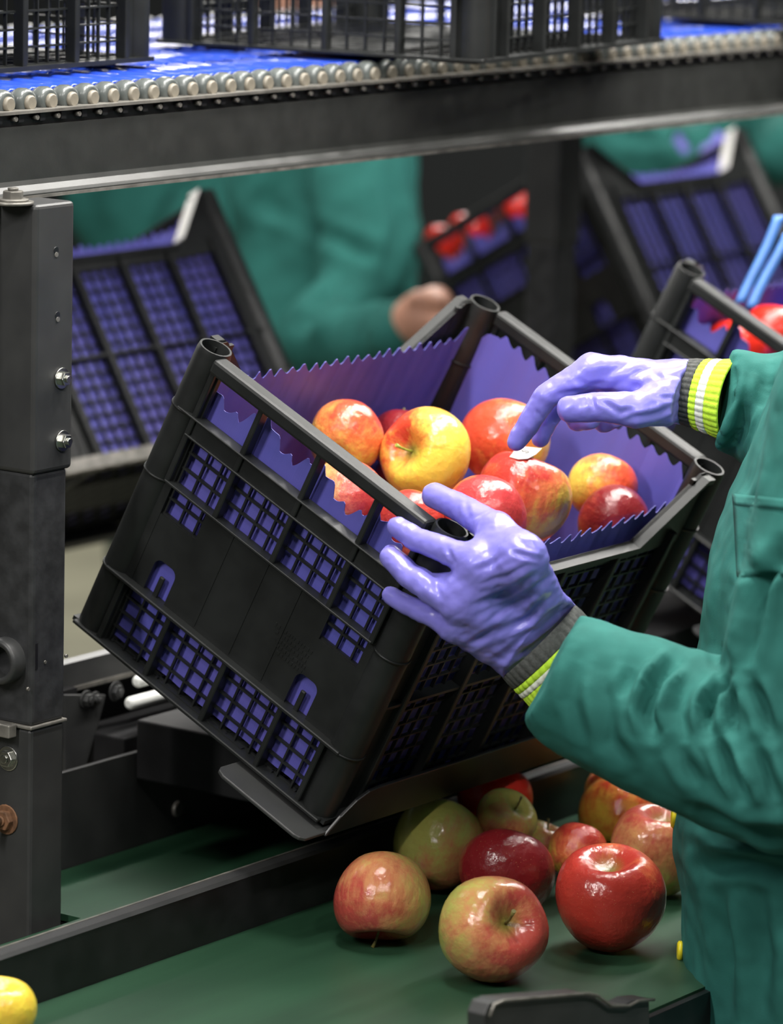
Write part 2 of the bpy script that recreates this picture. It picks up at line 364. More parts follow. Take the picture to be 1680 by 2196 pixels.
# machine frame under the tilted trays
mf = empty('machine_frame', (0.12, 0.33, -0.95), label='black machine frame with light rail under the tilted crate', cat='machine'); om = np.array([0.12, 0.33, -0.95])
MB().box(0.12, 1.6, 0.13, 0.296, -0.035, 0.020).build('cross_beam', M['matte'], mf, om, bevel=0.002)
MB().box(0.12, 1.6, 0.31, 0.40, -0.95, 0.0).build('base_cabinet', M['matte'], mf, om, bevel=0.002)
MB().box(-0.06, 1.6, 0.358, 0.372, 0.043, 0.066).build('light_rail', M['wornpaint'], mf, om)
MB().box(-0.06, 1.6, 0.355, 0.3585, 0.040, 0.0435).build('rail_edge', M['lip'], mf, om)
MB().box(-0.06, 1.6, 0.372, 0.376, -0.02, 0.060).build('back_web', M['matte'], mf, om)
br = [U(x, y, Y=0.345) for (x, y) in ((140, 1490), (228, 1490), (214, 1545), (184, 1648), (140, 1655))]
MB().prism([(p[0], p[2]) for p in br], 'y', 0.345, 0.349).build('bracket', M['wornpaint'], mf, om, bevel=0.0008)
for (bx, by, r) in ((184, 1500, 0.006), (203, 1499, 0.005), (247, 1482, 0.0065)):
    hexbolt(mf, U(bx, by, Y=0.345), (0, -1, 0), r, 0.006, M['wornpaint'], om)
MB().box(0.03, 0.10, 0.349, 0.358, -0.01, 0.045).build('web_plate', M['matte'], mf, om)
def rod(p0, L, r, label):
    t = tag(MB().tube([p0, p0 + np.array([0.0015, 0, 0]), p0 + np.array([0.004, 0, 0]), p0 + np.array([L, 0, 0])], [r * 0.45, r * 0.8, r, r], 18).build('white_rod', M['white']), label, 'rod')
    return t
rod(U(290, 1463, Y=0.335), 0.30, 0.0058, 'white plastic rod under the crate, upper of the two')
rod(U(274, 1510, Y=0.325), 0.30, 0.0062, 'white plastic rod under the crate, lower of the two')

# ---------------------------------------------------------------- fruit crates
CL, CW, CH, CT = 0.4265, 0.30, 0.2886, 0.4614
def zv(v): return CH * (1 - v)
def end_panel(root, x, s):
    """s=+1: outer face towards -x (plane x), s=-1: outer face towards +x"""
    X = lambda d: x + s * d
    def bx(b, d0, d1, y0, y1, z0, z1): b.box(*sorted((X(d0), X(d1))), *sorted((y0, y1)), *sorted((z0, z1)))
    yu = lambda u: CW * (1 - u)
    b = MB(); bx(b, 0.004, 0.008, yu(.10), yu(.90), zv(.53), zv(.79)); bx(b, 0.004, 0.008, yu(.25), yu(.745), zv(.425), zv(.53))
    # openings for the two tongue slots are cut out of the plate as separate strips
    b = MB()
    SL = ((.200, .042), (.770, .042))
    us = [.10]
    for c, hw in SL: us += [c - hw, c + hw]
    us.append(.90)
    for i in range(len(us) - 1):
        slot = i % 2 == 1
        bx(b, 0.004, 0.008, yu(us[i]), yu(us[i + 1]), zv(.53), zv(.655 if slot else .79))
    bx(b, 0.004, 0.008, yu(.25), yu(.745), zv(.425), zv(.53))
    for uu in (.36, .50, .63): bx(b, 0.0034, 0.0045, yu(uu - .004), yu(uu + .004), zv(.43), zv(.76))
    p = b.build('end_panel', M['crate'], root)
    for c, hw in SL:
        t = MB(); bx(t, 0.0042, 0.0072, yu(c - .009), yu(c + .009), zv(.70), zv(.79)); t.build('tongue', M['crate'], p, bevel=0.0012)
        for q in (-1, 1):
            t = MB()
            cx, cz, r = c + q * hw, .655, hw * 0.6
            arc = [(yu(cx), zv(cz - .0))] + [(yu(cx - q * r + q * r * math.cos(a)), zv(cz) - CW * r * (1 - math.sin(a))) for a in [k * PI / 12 for k in range(7)]]
            t.prism([(a_, b_) for (a_, b_) in arc], 'x', *sorted((X(.004), X(.008)))); t.build('slot_corner', M['crate'], p)
    b = MB(); bx(b, -0.005, 0.012, yu(.085), yu(.915), CH, zv(.048)); b.build('top_rail', M['crate'], p, bevel=0.003)
    b = MB(); bx(b, -0.004, 0.010, yu(.035), yu(.965), zv(.196), zv(.203)); bx(b, 0.001, 0.008, yu(.09), yu(.91), zv(.200), zv(.262)); bx(b, -0.003, 0.010, yu(.09), yu(.91), zv(.255), zv(.262)); b.build('grip_rail', M['crate'], p, bevel=0.0006, seg=1)
    b = MB(); bx(b, -0.003, 0.009, yu(.09), yu(.91), zv(.418), zv(.426)); b.build('ledge', M['crate'], p, bevel=0.0005, seg=1)
    b = MB(); bx(b, -0.005, 0.010, yu(.03), yu(.97), zv(.768), zv(.780)); b.build('ledge', M['crate'], p, bevel=0.0008, seg=1)
    b = MB(); bx(b, -0.005, 0.0105, yu(.0), yu(1.0), zv(.988), zv(1.0)); b.build('bottom_rail', M['crate'], p, bevel=0.0008, seg=1)
    for uu in (.095, .287, .515, .738, .905):
        for v0, v1 in ((.04, .425), (.775, .99)):
            b = MB(); bx(b, -0.002, 0.009, yu(uu - .009), yu(uu + .009), zv(v0), zv(v1)); b.build('rib', M['crate'], p, bevel=0.0008, seg=1)
    b = MB()
    du = (.515 - .287) / 4; vv = .0535
    k = .287 - 3 * du
    cols = [k + i * du for i in range(0, 15)]
    hw = .0031
    for i, uu in enumerate(cols):
        if uu > .9: break
        if uu < .24 or uu > .75: bx(b, 0.0065, 0.0098, yu(uu - hw), yu(uu + hw), zv(.26), zv(.53))
        else: bx(b, 0.0065, 0.0098, yu(uu - hw), yu(uu + hw), zv(.26), zv(.425))
        bx(b, 0.0065, 0.0098, yu(uu - hw), yu(uu + hw), zv(.775), zv(.99))
    for i in range(1, 6):
        z = .26 + vv * i
        if i == 3: continue
        if i < 3: bx(b, 0.0062, 0.0095, yu(.10), yu(.90), zv(z - .0033), zv(z + .0033))
        else:
            bx(b, 0.0062, 0.0095, yu(.10), yu(.25), zv(z - .0033), zv(z + .0033)); bx(b, 0.0062, 0.0095, yu(.745), yu(.90), zv(z - .0033), zv(z + .0033))
    for i in range(1, 4):
        z = .778 + .0525 * i; bx(b, 0.0062, 0.0095, yu(.10), yu(.90), zv(z - .0033), zv(z + .0033))
    b.build('lattice', M['crate'], p)
    if s > 0:
        b = MB(); rnd = random.Random(3)
        for r_ in range(5):
            uu = .60 + .01 * r_
            while uu < .74:
                w_ = rnd.uniform(.004, .012); bx(b, 0.0036, 0.0045, yu(uu), yu(uu + w_), zv(.575 + r_ * .018), zv(.585 + r_ * .018)); uu += w_ + .005
        b.build('embossed_mark', M['crate'], p)
    return p
LOWV = .21
def side_panel(root, y, s):
    Y = lambda d: y + s * d
    def bx(b, x0, x1, d0, d1, z0, z1): b.box(x0, x1, *sorted((Y(d0), Y(d1))), *sorted((z0, z1)))
    # sheet band below the rim, following the dipped rim outline
    rim = [(0.026, CH), (0.036, CH), (0.105, zv(LOWV)), (CL - 0.105, zv(LOWV)), (CL - 0.036, CH), (CL - 0.026, CH)]
    b = MB(); n = len(rim); vs = []
    for d in (0.003, 0.007):
        for (x, z) in rim: vs.append((x, Y(d), z))
        for (x, z) in rim: vs.append((x, Y(d), min(z - 0.016, zv(LOWV) - 0.012) if 0.037 < x < CL - 0.037 else zv(LOWV) - .012))
    fs = []
    for i in range(n - 1):
        a, c = i, n + i
        fs += [(a, a + 1, c + 1, c), (2 * n + a, 2 * n + c, 2 * n + c + 1, 2 * n + a + 1), (a, 2 * n + a, 2 * n + a + 1, a + 1), (c, c + 1, 2 * n + c + 1, 2 * n + c)]
    fs += [(0, n, 3 * n, 2 * n), (n - 1, 2 * n + n - 1, 3 * n + n - 1, 2 * n - 1)]
    b.quadmesh(vs, fs); p = b.build('side_panel', M['crate'], root)
    b = MB()                                         # rim flange
    for i in range(n - 1):
        (xa, za), (xb, zb) = rim[i], rim[i + 1]
        b.quadmesh([(xa, Y(-0.005), za), (xb, Y(-0.005), zb), (xb, Y(0.0065), zb), (xa, Y(0.0065), za), (xa, Y(-0.005), za - 0.005), (xb, Y(-0.005), zb - 0.005), (xb, Y(0.0065), zb - 0.005), (xa, Y(0.0065), za - 0.005)],
                   [(0, 1, 2, 3), (7, 6, 5, 4), (0, 4, 5, 1), (1, 5, 6, 2), (2, 6, 7, 3), (3, 7, 4, 0)])
    b.build('rim', M['crate'], p)
    nr = 4; xs = [0.045 + i * (CL - 0.09) / nr for i in range(nr + 1)]
    zt = zv(LOWV) - 0.006
    for x in xs:
        b = MB(); bx(b, x - .0032, x + .0032, -0.003, 0.009, 0.002, zt + (0.01 if x < .06 or x > CL - .06 else 0)); b.build('rib', M['crate'], p, bevel=0.0008, seg=1)
    for v0 in (.60,):
        b = MB(); bx(b, 0.02, CL - 0.02, -0.001, 0.009, zv(v0), zv(v0 + .010)); b.build('ledge', M['crate'], p)
    b = MB(); bx(b, 0, CL, -0.004, 0.0105, 0, 0.004); b.build('bottom_rail', M['crate'], p)
    b = MB(); k = 5
    for i in range(nr):
        for j in range(1, k):
            x = xs[i] + j * (xs[i + 1] - xs[i]) / k; bx(b, x - .0009, x + .0009, 0.0065, 0.0098, 0.002, zt)
    z = 0.004
    while z < zt: bx(b, 0.03, CL - 0.03, 0.0062, 0.0095, z - .0009, z + .0009); z += 0.0155
    b.build('lattice', M['crate'], p)
    return p
def make_crate():
    root = empty('fruit_crate')
    end_panel(root, 0.0, 1); end_panel(root, CL, -1); side_panel(root, 0.0, 1); side_panel(root, CW, -1)
    R0 = 0.0155; n = 24
    for (cx, cy, sx, sy) in ((0.0125, 0.0125, 1, 1), (0.0125, CW - 0.0125, 1, -1), (CL - 0.0125, 0.0125, -1, 1), (CL - 0.0125, CW - 0.0125, -1, -1)):
        b = MB(); rings = []
        prof = [(R0, 0.0), (R0, CH - 0.004), (R0 - 0.001, CH + 0.001), (R0 - 0.0028, CH + 0.001), (R0 - 0.0035, CH - 0.003), (R0 - 0.0035, CH - 0.05), (0.0004, CH - 0.05)]
        vs = [(cx + r * math.cos(2 * PI * k / n), cy + r * math.sin(2 * PI * k / n), z) for (r, z) in prof for k in range(n)]
        fs = [(i * n + k, i * n + (k + 1) % n, (i + 1) * n + (k + 1) % n, (i + 1) * n + k) for i in range(len(prof) - 1) for k in range(n)]
        b.quadmesh(vs, fs, True); pst = b.build('corner_post', M['crate'], root)
        md = pst.modifiers.new('edge', 'EDGE_SPLIT'); md.split_angle = 0.7
        f = MB(); f.box(*sorted((cx - sx * 0.009, cx - sx * 0.004)), *sorted((cy + sy * 0.009, cy + sy * 0.0205)), 0, CH - 0.004)
        f.box(*sorted((cx + sx * 0.009, cx + sx * 0.034)), *sorted((cy - sy * 0.0085, cy - sy * 0.005)), 0, CH - 0.004); f.build('flange', M['crate'], pst)
        for v0 in (.20, .43, .772):
            MB().tube([(cx, cy, zv(v0)), (cx, cy, zv(v0 + .007))], R0 + 0.0011, n).build('ring', M['crate'], pst)
    b = MB()
    for i in range(15): x = 0.01 + i * (CL - 0.02) / 14; b.box(x - .0012, x + .0012, 0.006, CW - 0.006, 0.001, 0.005)
    for i in range(11): y = 0.01 + i * (CW - 0.02) / 10; b.box(0.006, CL - 0.006, y - .0012, y + .0012, 0.001, 0.005)
    b.box(0.004, CL - .004, 0.10, 0.20, 0.0015, 0.0045); b.build('base', M['crate'], root)
    for x0 in (0.03, CL - 0.07):
        for y0 in (0.02, CW - 0.06):
            MB().box(x0, x0 + 0.04, y0, y0 + 0.04, -0.004, 0.002).build('foot', M['crate'], root)
    return root

def make_liner(hfun, seed, name='crate_liner'):
    """violet paper shell standing just inside the crate walls, zigzag top edge"""
    rnd = random.Random(seed); ins = 0.0113; r = 0.022
    x0, x1, y0, y1 = ins, CL - ins, ins, CW - ins
    per = []
    def seg(pa, pb, tagname, n):
        for i in range(n): t = i / n; per.append((pa[0] + (pb[0] - pa[0]) * t, pa[1] + (pb[1] - pa[1]) * t, tagname, t))
    def arc(c, a0, n, tg):
        for i in range(n): a = a0 + (PI / 2) * i / n; per.append((c[0] + r * math.cos(a), c[1] + r * math.sin(a), tg, i / n))
    step = 0.0020
    nx = int((x1 - x0 - 2 * r) / step) // 8 * 8; ny = int((y1 - y0 - 2 * r) / step) // 8 * 8
    seg((x0 + r, y0), (x1 - r, y0), 'near', nx); arc((x1 - r, y0 + r), -PI / 2, 12, 'c1')
    seg((x1, y0 + r), (x1, y1 - r), 'far_end', ny); arc((x1 - r, y1 - r), 0, 12, 'c2')
    seg((x1 - r, y1), (x0 + r, y1), 'back', nx); arc((x0 + r, y1 - r), PI / 2, 12, 'c3')
    seg((x0, y1 - r), (x0, y0 + r), 'near_end', ny); arc((x0 + r, y0 + r), PI, 12, 'c4')
    n = len(per); zs = [0.008, 0.06, 0.12, 0.17, None]
    hz = [hfun(tg, t) for (_, _, tg, t) in per]
    for _ in range(6): hz = [(hz[i - 1] + 2 * hz[i] + hz[(i + 1) % n]) / 4 for i in range(n)]
    teeth = [(-0.0040, -0.0032, -0.0018, 0.0, 0.0022, 0.0040, 0.0036, -0.0012)[i % 8] * (0.9 + 0.25 * math.sin(i // 8 * 1.7)) for i in range(n)]
    vs = []
    for li in range(5):
        for i, (x, y, tg, t) in enumerate(per):
            wob = 0.0012 * math.sin(i * 0.21 + li) + 0.0008 * math.sin(i * 0.067 + 2 * li)
            cx, cy = CL / 2 - x, CW / 2 - y; L = math.hypot(cx, cy); fx = x + cx / L * (abs(wob) + 0.0003 * li); fy = y + cy / L * (abs(wob) + 0.0003 * li)
            top = zv(hz[i]) + teeth[i]
            z = top if li == 4 else min(zs[li], top - 0.012 * (4 - li) / 4)
            if li == 4: fx += cx / L * 0.002; fy += cy / L * 0.002
            vs.append((fx, fy, z))
    fs = [(l * n + i, l * n + (i + 1) % n, (l + 1) * n + (i + 1) % n, (l + 1) * n + i) for l in range(4) for i in range(n)]
    fs.append(tuple(range(n))[::-1])
    b = MB(); b.quadmesh(vs, fs, False); o = b.build(name, M['liner'])
    md = o.modifiers.new('thick', 'SOLIDIFY'); md.thickness = 0.0007; md.offset = 0
    return o

def hmain(tg, t):
    if tg == 'near': return .115 + .045 * math.sin(t * PI)
    if tg == 'c1': return .08
    if tg == 'far_end': return .05 + .02 * math.sin(t * PI)
    if tg == 'c2': return .09
    if tg == 'back': return .125
    if tg == 'c3': return .11
    if tg == 'near_end': return .115 + .03 * math.sin(t * 21) + (.02 if t > .5 else 0)
    return .12
crate = make_crate(); crate.location = (0, 0, 0); crate.rotation_euler = (CT, 0, 0)
tag(crate, 'black lattice fruit crate tilted in front, gripped by a violet glove', 'crate', 'black fruit crates')
liner = make_liner(hmain, 1); liner.rotation_euler = (CT, 0, 0)
tag(liner, 'violet zigzag-edged paper liner in the front crate of apples', 'liner', 'violet crate liners')
def put_crate(loc, rot, label, lin=None, scale=(1, 1, 1)):
    c = copy_tree(crate); c.location = loc; c.rotation_euler = rot; c.scale = scale; tag(c, label)
    if lin:
        l = liner.copy(); col.objects.link(l); l.location = loc; l.rotation_euler = rot; tag(l, lin)
    return c
put_crate((0.763, 0, 0), (CT, 0, 0), 'black fruit crate with red apples standing behind the raised gloved hand', 'violet paper liner in the crate behind the raised hand')
BGL = np.array([1.766, 0.764, 0.138]); BGT = -0.54
cR = put_crate(BGL, (BGT, 0, 0), 'blurred black crate with violet liner at the upper right', 'violet liner inside the blurred crate at upper right')
cL = put_crate(BGL + np.array([-1.18, 0, 0]), (BGT, 0, 0), 'blurred black crate with violet liner beside the left post', 'violet liner inside the blurred crate beside the left post')
for c, nm in ((cR, 0), (cL, 1)):     # pale strip painting a light reflection on the sloping rim corner
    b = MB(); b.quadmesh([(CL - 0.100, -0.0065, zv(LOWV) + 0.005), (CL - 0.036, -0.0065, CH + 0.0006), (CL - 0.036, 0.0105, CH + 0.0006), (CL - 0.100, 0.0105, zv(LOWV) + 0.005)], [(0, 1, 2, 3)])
    o = b.build('rim_glint', M['paper'], c); md = o.modifiers.new('t', 'SOLIDIFY'); md.thickness = 0.0008; o['label'] = 'pale strip standing for a light reflection on the rim'
# crates riding on the upper rollers
RT = RZ + 0.0163
q = U(1040, 136, Z=RT)
put_crate(q, (0, 0, math.radians(8)), 'empty black crate in the middle of the overhead roller conveyor', None, (0.93, 1.15, 1))
q = U(348, 132, Z=RT)
put_crate((q[0] - CL * 0.86, q[1], RT), (0, 0, math.radians(2)), 'empty black crate at the left end of the overhead conveyor', None, (0.86, 1, 1))
q = U(1760, 60, Z=RT)
put_crate((q[0], q[1], RT), (0, 0, math.radians(3)), 'empty black crate at the far right of the overhead conveyor', None)

# tilted trays that carry the crates
def make_tray(loc, sgn, label):
    t = empty('crate_tray', loc, (sgn * CT if sgn > 0 else BGT, 0, 0), label, 'tray', 'tilted crate trays')
    if sgn > 0:
        prof = [(-0.033, 0.0), (-0.033, 0.085), (-0.030, 0.092), (-0.024, 0.095), (CL + 0.06, 0.095), (CL + 0.06, -0.0085), (-0.026, -0.0085), (-0.031, -0.005)]
        MB().prism(prof, 'z', -0.0080, -0.0045).build('plate', M['wornpaint'], t, bevel=0.001)
        MB().box(0.03, CL + 0.06, 0.09, CW - 0.02, -0.0080, -0.0045).build('deck', M['black'], t)
        lp = [(0.0, -0.0080), (CL + 0.06, -0.0080), (CL + 0.06, 0.032), (0.055, 0.032), (0.04, 0.0305), (0.026, 0.024), (0.012, 0.010), (0.004, -0.001)]
        MB().prism([(x, z) for x, z in lp], 'y', -0.0105, -0.0070).build('front_lip', M['black'], t, bevel=0.001)
    else:
        MB().box(-0.03, CL + 0.03, 0.285, CW + 0.008, -0.0125, -0.0085).build('plate', M['wornpaint'], t)
        for x_ in (0.02, CL - 0.03): MB().box(x_, x_ + 0.012, 0.0, 0.285, -0.0125, -0.0085).build('support_bar', M['paint'], t)
        MB().box(-0.03, CL + 0.03, -0.012, 0.0, -0.0125, 0.002).build('rear_lip', M['lip'], t)
        MB().box(-0.03, CL + 0.03, CW + 0.008, CW + 0.012, -0.0125, 0.02).build('front_lip', M['wornpaint'], t)
    return t
make_tray((0, 0, 0), 1, 'dark grey bent metal tray under the front crate')
make_tray((0.763, 0, 0), 1, 'dark grey metal tray under the crate behind the raised hand')
make_tray(BGL, -1, 'blurred metal tray under the upper right crate')
make_tray(BGL + np.array([-1.18, 0, 0]), -1, 'blurred pale-edged tray under the crate beside the left post')

# ---------------------------------------------------------------- apples
COLS = {
    'red': ((0.62, 0.42, 0.07), (0.60, 0.15, 0.055), (0.44, 0.040, 0.028)),
    'dark': ((0.40, 0.28, 0.05), (0.33, 0.045, 0.025), (0.17, 0.010, 0.013)),
    'orange': ((0.74, 0.50, 0.08), (0.74, 0.24, 0.06), (0.60, 0.070, 0.030)),
    'yellow': ((0.78, 0.60, 0.075), (0.78, 0.36, 0.06), (0.58, 0.060, 0.025)),
    'green': ((0.42, 0.40, 0.10), (0.50, 0.22, 0.09), (0.38, 0.060, 0.045)),
    'pink': ((0.70, 0.42, 0.14), (0.66, 0.15, 0.09), (0.52, 0.045, 0.045)),
    'bright': ((0.75, 0.20, 0.03), (0.72, 0.06, 0.015), (0.62, 0.022, 0.010)),
    'gold': ((0.80, 0.62, 0.06), (0.80, 0.56, 0.06), (0.74, 0.42, 0.05)),
}
def apple_mat(kind, dirv, bias, gain, seed):
    mt = bpy.data.materials.new('apple_skin'); mt.use_nodes = True; nt = mt.node_tree; L = nt.links.new
    b = nt.nodes['Principled BSDF']; b.inputs['Roughness'].default_value = 0.36; b.inputs['Specular IOR Level'].default_value = 0.15; b.inputs['Coat Weight'].default_value = 0.8; b.inputs['Coat Roughness'].default_value = 0.03
    b.inputs['Subsurface Weight'].default_value = 0.08; b.inputs['Subsurface Scale'].default_value = 0.004
    tc = nt.nodes.new('ShaderNodeTexCoord')
    nm = nt.nodes.new('ShaderNodeVectorMath'); nm.operation = 'NORMALIZE'; L(tc.outputs['Object'], nm.inputs[0])
    dt = nt.nodes.new('ShaderNodeVectorMath'); dt.operation = 'DOT_PRODUCT'; L(nm.outputs[0], dt.inputs[0]); dt.inputs[1].default_value = dirv
    mp = nt.nodes.new('ShaderNodeMapping'); L(nm.outputs[0], mp.inputs[0]); mp.inputs['Location'].default_value = (seed * 3.7, seed * 1.3, seed); mp.inputs['Scale'].default_value = (1, 1, 0.16)
    n1 = nt.nodes.new('ShaderNodeTexNoise'); n1.inputs['Scale'].default_value = 9; n1.inputs['Detail'].default_value = 8; n1.inputs['Roughness'].default_value = 0.65; L(mp.outputs[0], n1.inputs[0])
    mp2 = nt.nodes.new('ShaderNodeMapping'); L(nm.outputs[0], mp2.inputs[0]); mp2.inputs['Location'].default_value = (seed * 1.7, seed, seed * 5.1)
    n2 = nt.nodes.new('ShaderNodeTexNoise'); n2.inputs['Scale'].default_value = 1.6; n2.inputs['Detail'].default_value = 5; n2.inputs['Distortion'].default_value = 0.5; L(mp2.outputs[0], n2.inputs[0])
    def math_(op, a, bb):
        m_ = nt.nodes.new('ShaderNodeMath'); m_.operation = op
        for i, q in enumerate((a, bb)):
            if isinstance(q, (int, float)): m_.inputs[i].default_value = q
            else: L(q, m_.inputs[i])
        return m_.outputs[0]
    f = math_('ADD', math_('MULTIPLY', dt.outputs['Value'], gain), bias)
    f = math_('ADD', f, math_('MULTIPLY', math_('SUBTRACT', n1.outputs[0], 0.5), 0.75))
    f = math_('ADD', f, math_('MULTIPLY', math_('SUBTRACT', n2.outputs[0], 0.5), 1.3))
    cr = nt.nodes.new('ShaderNodeValToRGB'); L(f, cr.inputs[0]); c = COLS[kind]
    cr.color_ramp.elements[0].position = 0.12; cr.color_ramp.elements[0].color = (*c[0], 1)
    cr.color_ramp.elements[1].position = 0.85; cr.color_ramp.elements[1].color = (*c[2], 1)
    e = cr.color_ramp.elements.new(0.48); e.color = (*c[1], 1)
    vo = nt.nodes.new('ShaderNodeTexVoronoi'); vo.inputs['Scale'].default_value = 17; L(nm.outputs[0], vo.inputs['Vector'])
    sp = nt.nodes.new('ShaderNodeMapRange'); sp.inputs[1].default_value = 0.06; sp.inputs[2].default_value = 0.13; sp.inputs[3].default_value = 0.45; sp.inputs[4].default_value = 0; L(vo.outputs['Distance'], sp.inputs[0])
    mx = nt.nodes.new('ShaderNodeMix'); mx.data_type = 'RGBA'; L(sp.outputs[0], mx.inputs[0]); L(cr.outputs[0], mx.inputs[6]); mx.inputs[7].default_value = (0.75, 0.5, 0.25, 1)
    d2 = nt.nodes.new('ShaderNodeVectorMath'); d2.operation = 'DOT_PRODUCT'; L(nm.outputs[0], d2.inputs[0]); d2.inputs[1].default_value = (0, 0, 1)
    ru = nt.nodes.new('ShaderNodeMapRange'); ru.inputs[1].default_value = 0.90; ru.inputs[2].default_value = 0.995; ru.inputs[4].default_value = 0.85; L(d2.outputs['Value'], ru.inputs[0])
    mr = nt.nodes.new('ShaderNodeMix'); mr.data_type = 'RGBA'; L(ru.outputs[0], mr.inputs[0]); L(mx.outputs[2], mr.inputs[6]); mr.inputs[7].default_value = (0.16, 0.17, 0.03, 1)   # russet green stem hollow
    L(mr.outputs[2], b.inputs['Base Color'])
    n3 = nt.nodes.new('ShaderNodeTexNoise'); n3.inputs['Scale'].default_value = 5; n3.inputs['Detail'].default_value = 6; L(mp2.outputs[0], n3.inputs[0])
    bp = nt.nodes.new('ShaderNodeBump'); bp.inputs['Strength'].default_value = 0.35; bp.inputs['Distance'].default_value = 0.004; L(n3.outputs[0], bp.inputs['Height'])
    L(bp.outputs[0], b.inputs['Normal']); L(bp.outputs[0], b.inputs['Coat Normal'])
    return mt
def apple_mesh(seed, hf):
    rnd = random.Random(seed); nu, nv = 44, 30
    ph = [rnd.uniform(0, 6.28) for _ in range(4)]; la = rnd.uniform(0.012, 0.03); sk = rnd.uniform(-0.05, 0.05)
    vs = []
    for j in range(nv + 1):
        th = PI * j / nv                      # 0 = stem end
        s, c = math.sin(th), math.cos(th)
        rr = s ** 0.86 * (1 + 0.07 * c)       # widest above the middle
        z = c * hf - 0.42 * math.exp(-(th / 0.34) ** 2) * hf + 0.17 * math.exp(-((PI - th) / 0.26) ** 2) * hf
        for i in range(nu):
            a = 2 * PI * i / nu
            lob = 1 + la * math.cos(5 * a + ph[0]) * (0.4 + 0.8 * (1 - s)) + 0.022 * math.cos(2 * a + ph[1]) + 0.02 * math.cos(3 * a + ph[2]) * (0.5 - 0.5 * c)
            vs.append((rr * lob * math.cos(a), rr * lob * math.sin(a), z * (1 + 0.03 * math.cos(a + ph[3])) + sk * rr * math.cos(a)))
    fs = [(j * nu + i, (j + 1) * nu + i, (j + 1) * nu + (i + 1) % nu, j * nu + (i + 1) % nu) for j in range(nv) for i in range(nu)]
    return vs, fs
apple_n = [0]
def cam_vec(v): 
    v = np.array(v, float); w_ = v[0] * RGT + v[1] * UPV - v[2] * FWD; return w_ / np.linalg.norm(w_)
def apple(C, r, axis, kind, blush, bias, label, group, gain=0.45, hf=0.92, stem=True, gstem=False, cat='apple', smesh=None):
    apple_n[0] += 1; sd = apple_n[0] if smesh is None else smesh
    root = empty('apple', C, label=label, cat=cat, group=group)
    z = Vector(cam_vec(axis)); x = Vector((0.3, 0.5, 0.8)); y = z.cross(x).normalized(); x = y.cross(z)
    Rm = Matrix((x, y, z)).transposed(); root.rotation_euler = Rm.to_euler()
    ld = Rm.transposed() @ Vector(cam_vec(blush))
    vs, fs = apple_mesh(sd, hf); b = MB(); b.quadmesh([(a * r, bb * r, c * r) for a, bb, c in vs], fs, True)
    b.build('fruit', apple_mat(kind, tuple(ld), bias, gain, sd), root)
    if stem:
        z0 = (0.57 * hf) * r
        MB().tube([(0, 0, z0 - 0.02 * r), (0.02 * r, 0, z0 + 0.17 * r), (0.07 * r, 0.02 * r, z0 + 0.34 * r), (0.13 * r, 0.03 * r, z0 + 0.47 * r)], [0.03 * r, 0.026 * r, 0.028 * r, 0.045 * r], 8).build('stem', M['greenstem' if gstem else 'stem'], root)
        b = MB()
        for k in range(5):
            a = 2 * PI * k / 5; zz = -0.84 * hf * r
            b.quadmesh([(0.02 * r * math.cos(a + 1), 0.02 * r * math.sin(a + 1), zz), (0.07 * r * math.cos(a + .4), 0.07 * r * math.sin(a + .4), zz - .03 * r), (0.13 * r * math.cos(a), 0.13 * r * math.sin(a), zz - 0.085 * r), (0.07 * r * math.cos(a - .4), 0.07 * r * math.sin(a - .4), zz - .03 * r)], [(0, 1, 2, 3), (3, 2, 1, 0)])
        b.build('calyx', M['stem'], root)
    return root
NC = np.array([0, -math.sin(CT), math.cos(CT)])
def on_crate(x, y, zc, dx=0.0):
    d = (x - 840) / F_PX * RGT - (y - 1098) / F_PX * UPV + FWD; o = CAM - np.array([dx, 0, 0])
    k = (zc - NC @ o) / (NC @ d); return CAM + k * d, k
G1 = 'apples in the front crate'
for (x, y, wpx, zc, ax, kind, bl, bias, hf, gs, label) in (
    (742, 940, 166, .203, (.25, .55, -.8), 'orange', (.3, .5, .2), .30, .95, False, 'orange blushed apple at the left of the front crate'),
    (868, 945, 150, .182, (.1, .9, -.3), 'dark', (0, .6, .5), .85, .92, False, 'dark red apple mostly hidden behind the yellow apple in the crate'),
    (916, 972, 206, .225, (-.62, .06, .78), 'yellow', (-.55, .55, -.1), .22, .86, True, 'yellow apple with green stem turned sideways in the crate'),
    (1082, 948, 196, .220, (.2, .75, -.5), 'orange', (-.3, .2, .2), .50, .92, False, 'orange red apple at the back of the crate behind the pointing finger'),
    (1125, 1068, 208, .230, (.25, .90, -.1), 'red', (-.6, .65, -.1), .60, .98, False, 'red apple with yellow cheek under the white sticker'),
    (1040, 1112, 188, .235, (.2, .6, -.6), 'pink', (0, .3, .6), .72, .92, False, 'pinkish red apple behind the thumb of the gripping glove'),
    (1292, 1046, 152, .226, (.2, .7, -.5), 'orange', (.6, .1, .2), .45, .92, False, 'peach coloured apple at the right end of the crate'),
    (1318, 1120, 162, .218, (-.5, .3, -.8), 'dark', (.3, .5, .3), .66, .90, False, 'dark red apple behind the zigzag paper edge at the right of the crate'),
    (740, 1068, 172, .200, (.3, .6, -.5), 'pink', (.7, 0, .2), .42, .92, False, 'pale pink apple seen through the crate hand hole'),
    (880, 1124, 150, .210, (.1, .6, -.6), 'red', (0, .4, .5), .70, .92, False, 'red apple low behind the crate top rail')):
    C, k = on_crate(x, y, zc)
    apple(C, wpx / 2 * k / F_PX / 1.02, ax, kind, bl, bias, label, G1, hf=hf, gstem=gs, gain=.62, stem=wpx != 162)
Rc = np.array([[1, 0, 0], [0, math.cos(CT), -math.sin(CT)], [0, math.sin(CT), math.cos(CT)]])
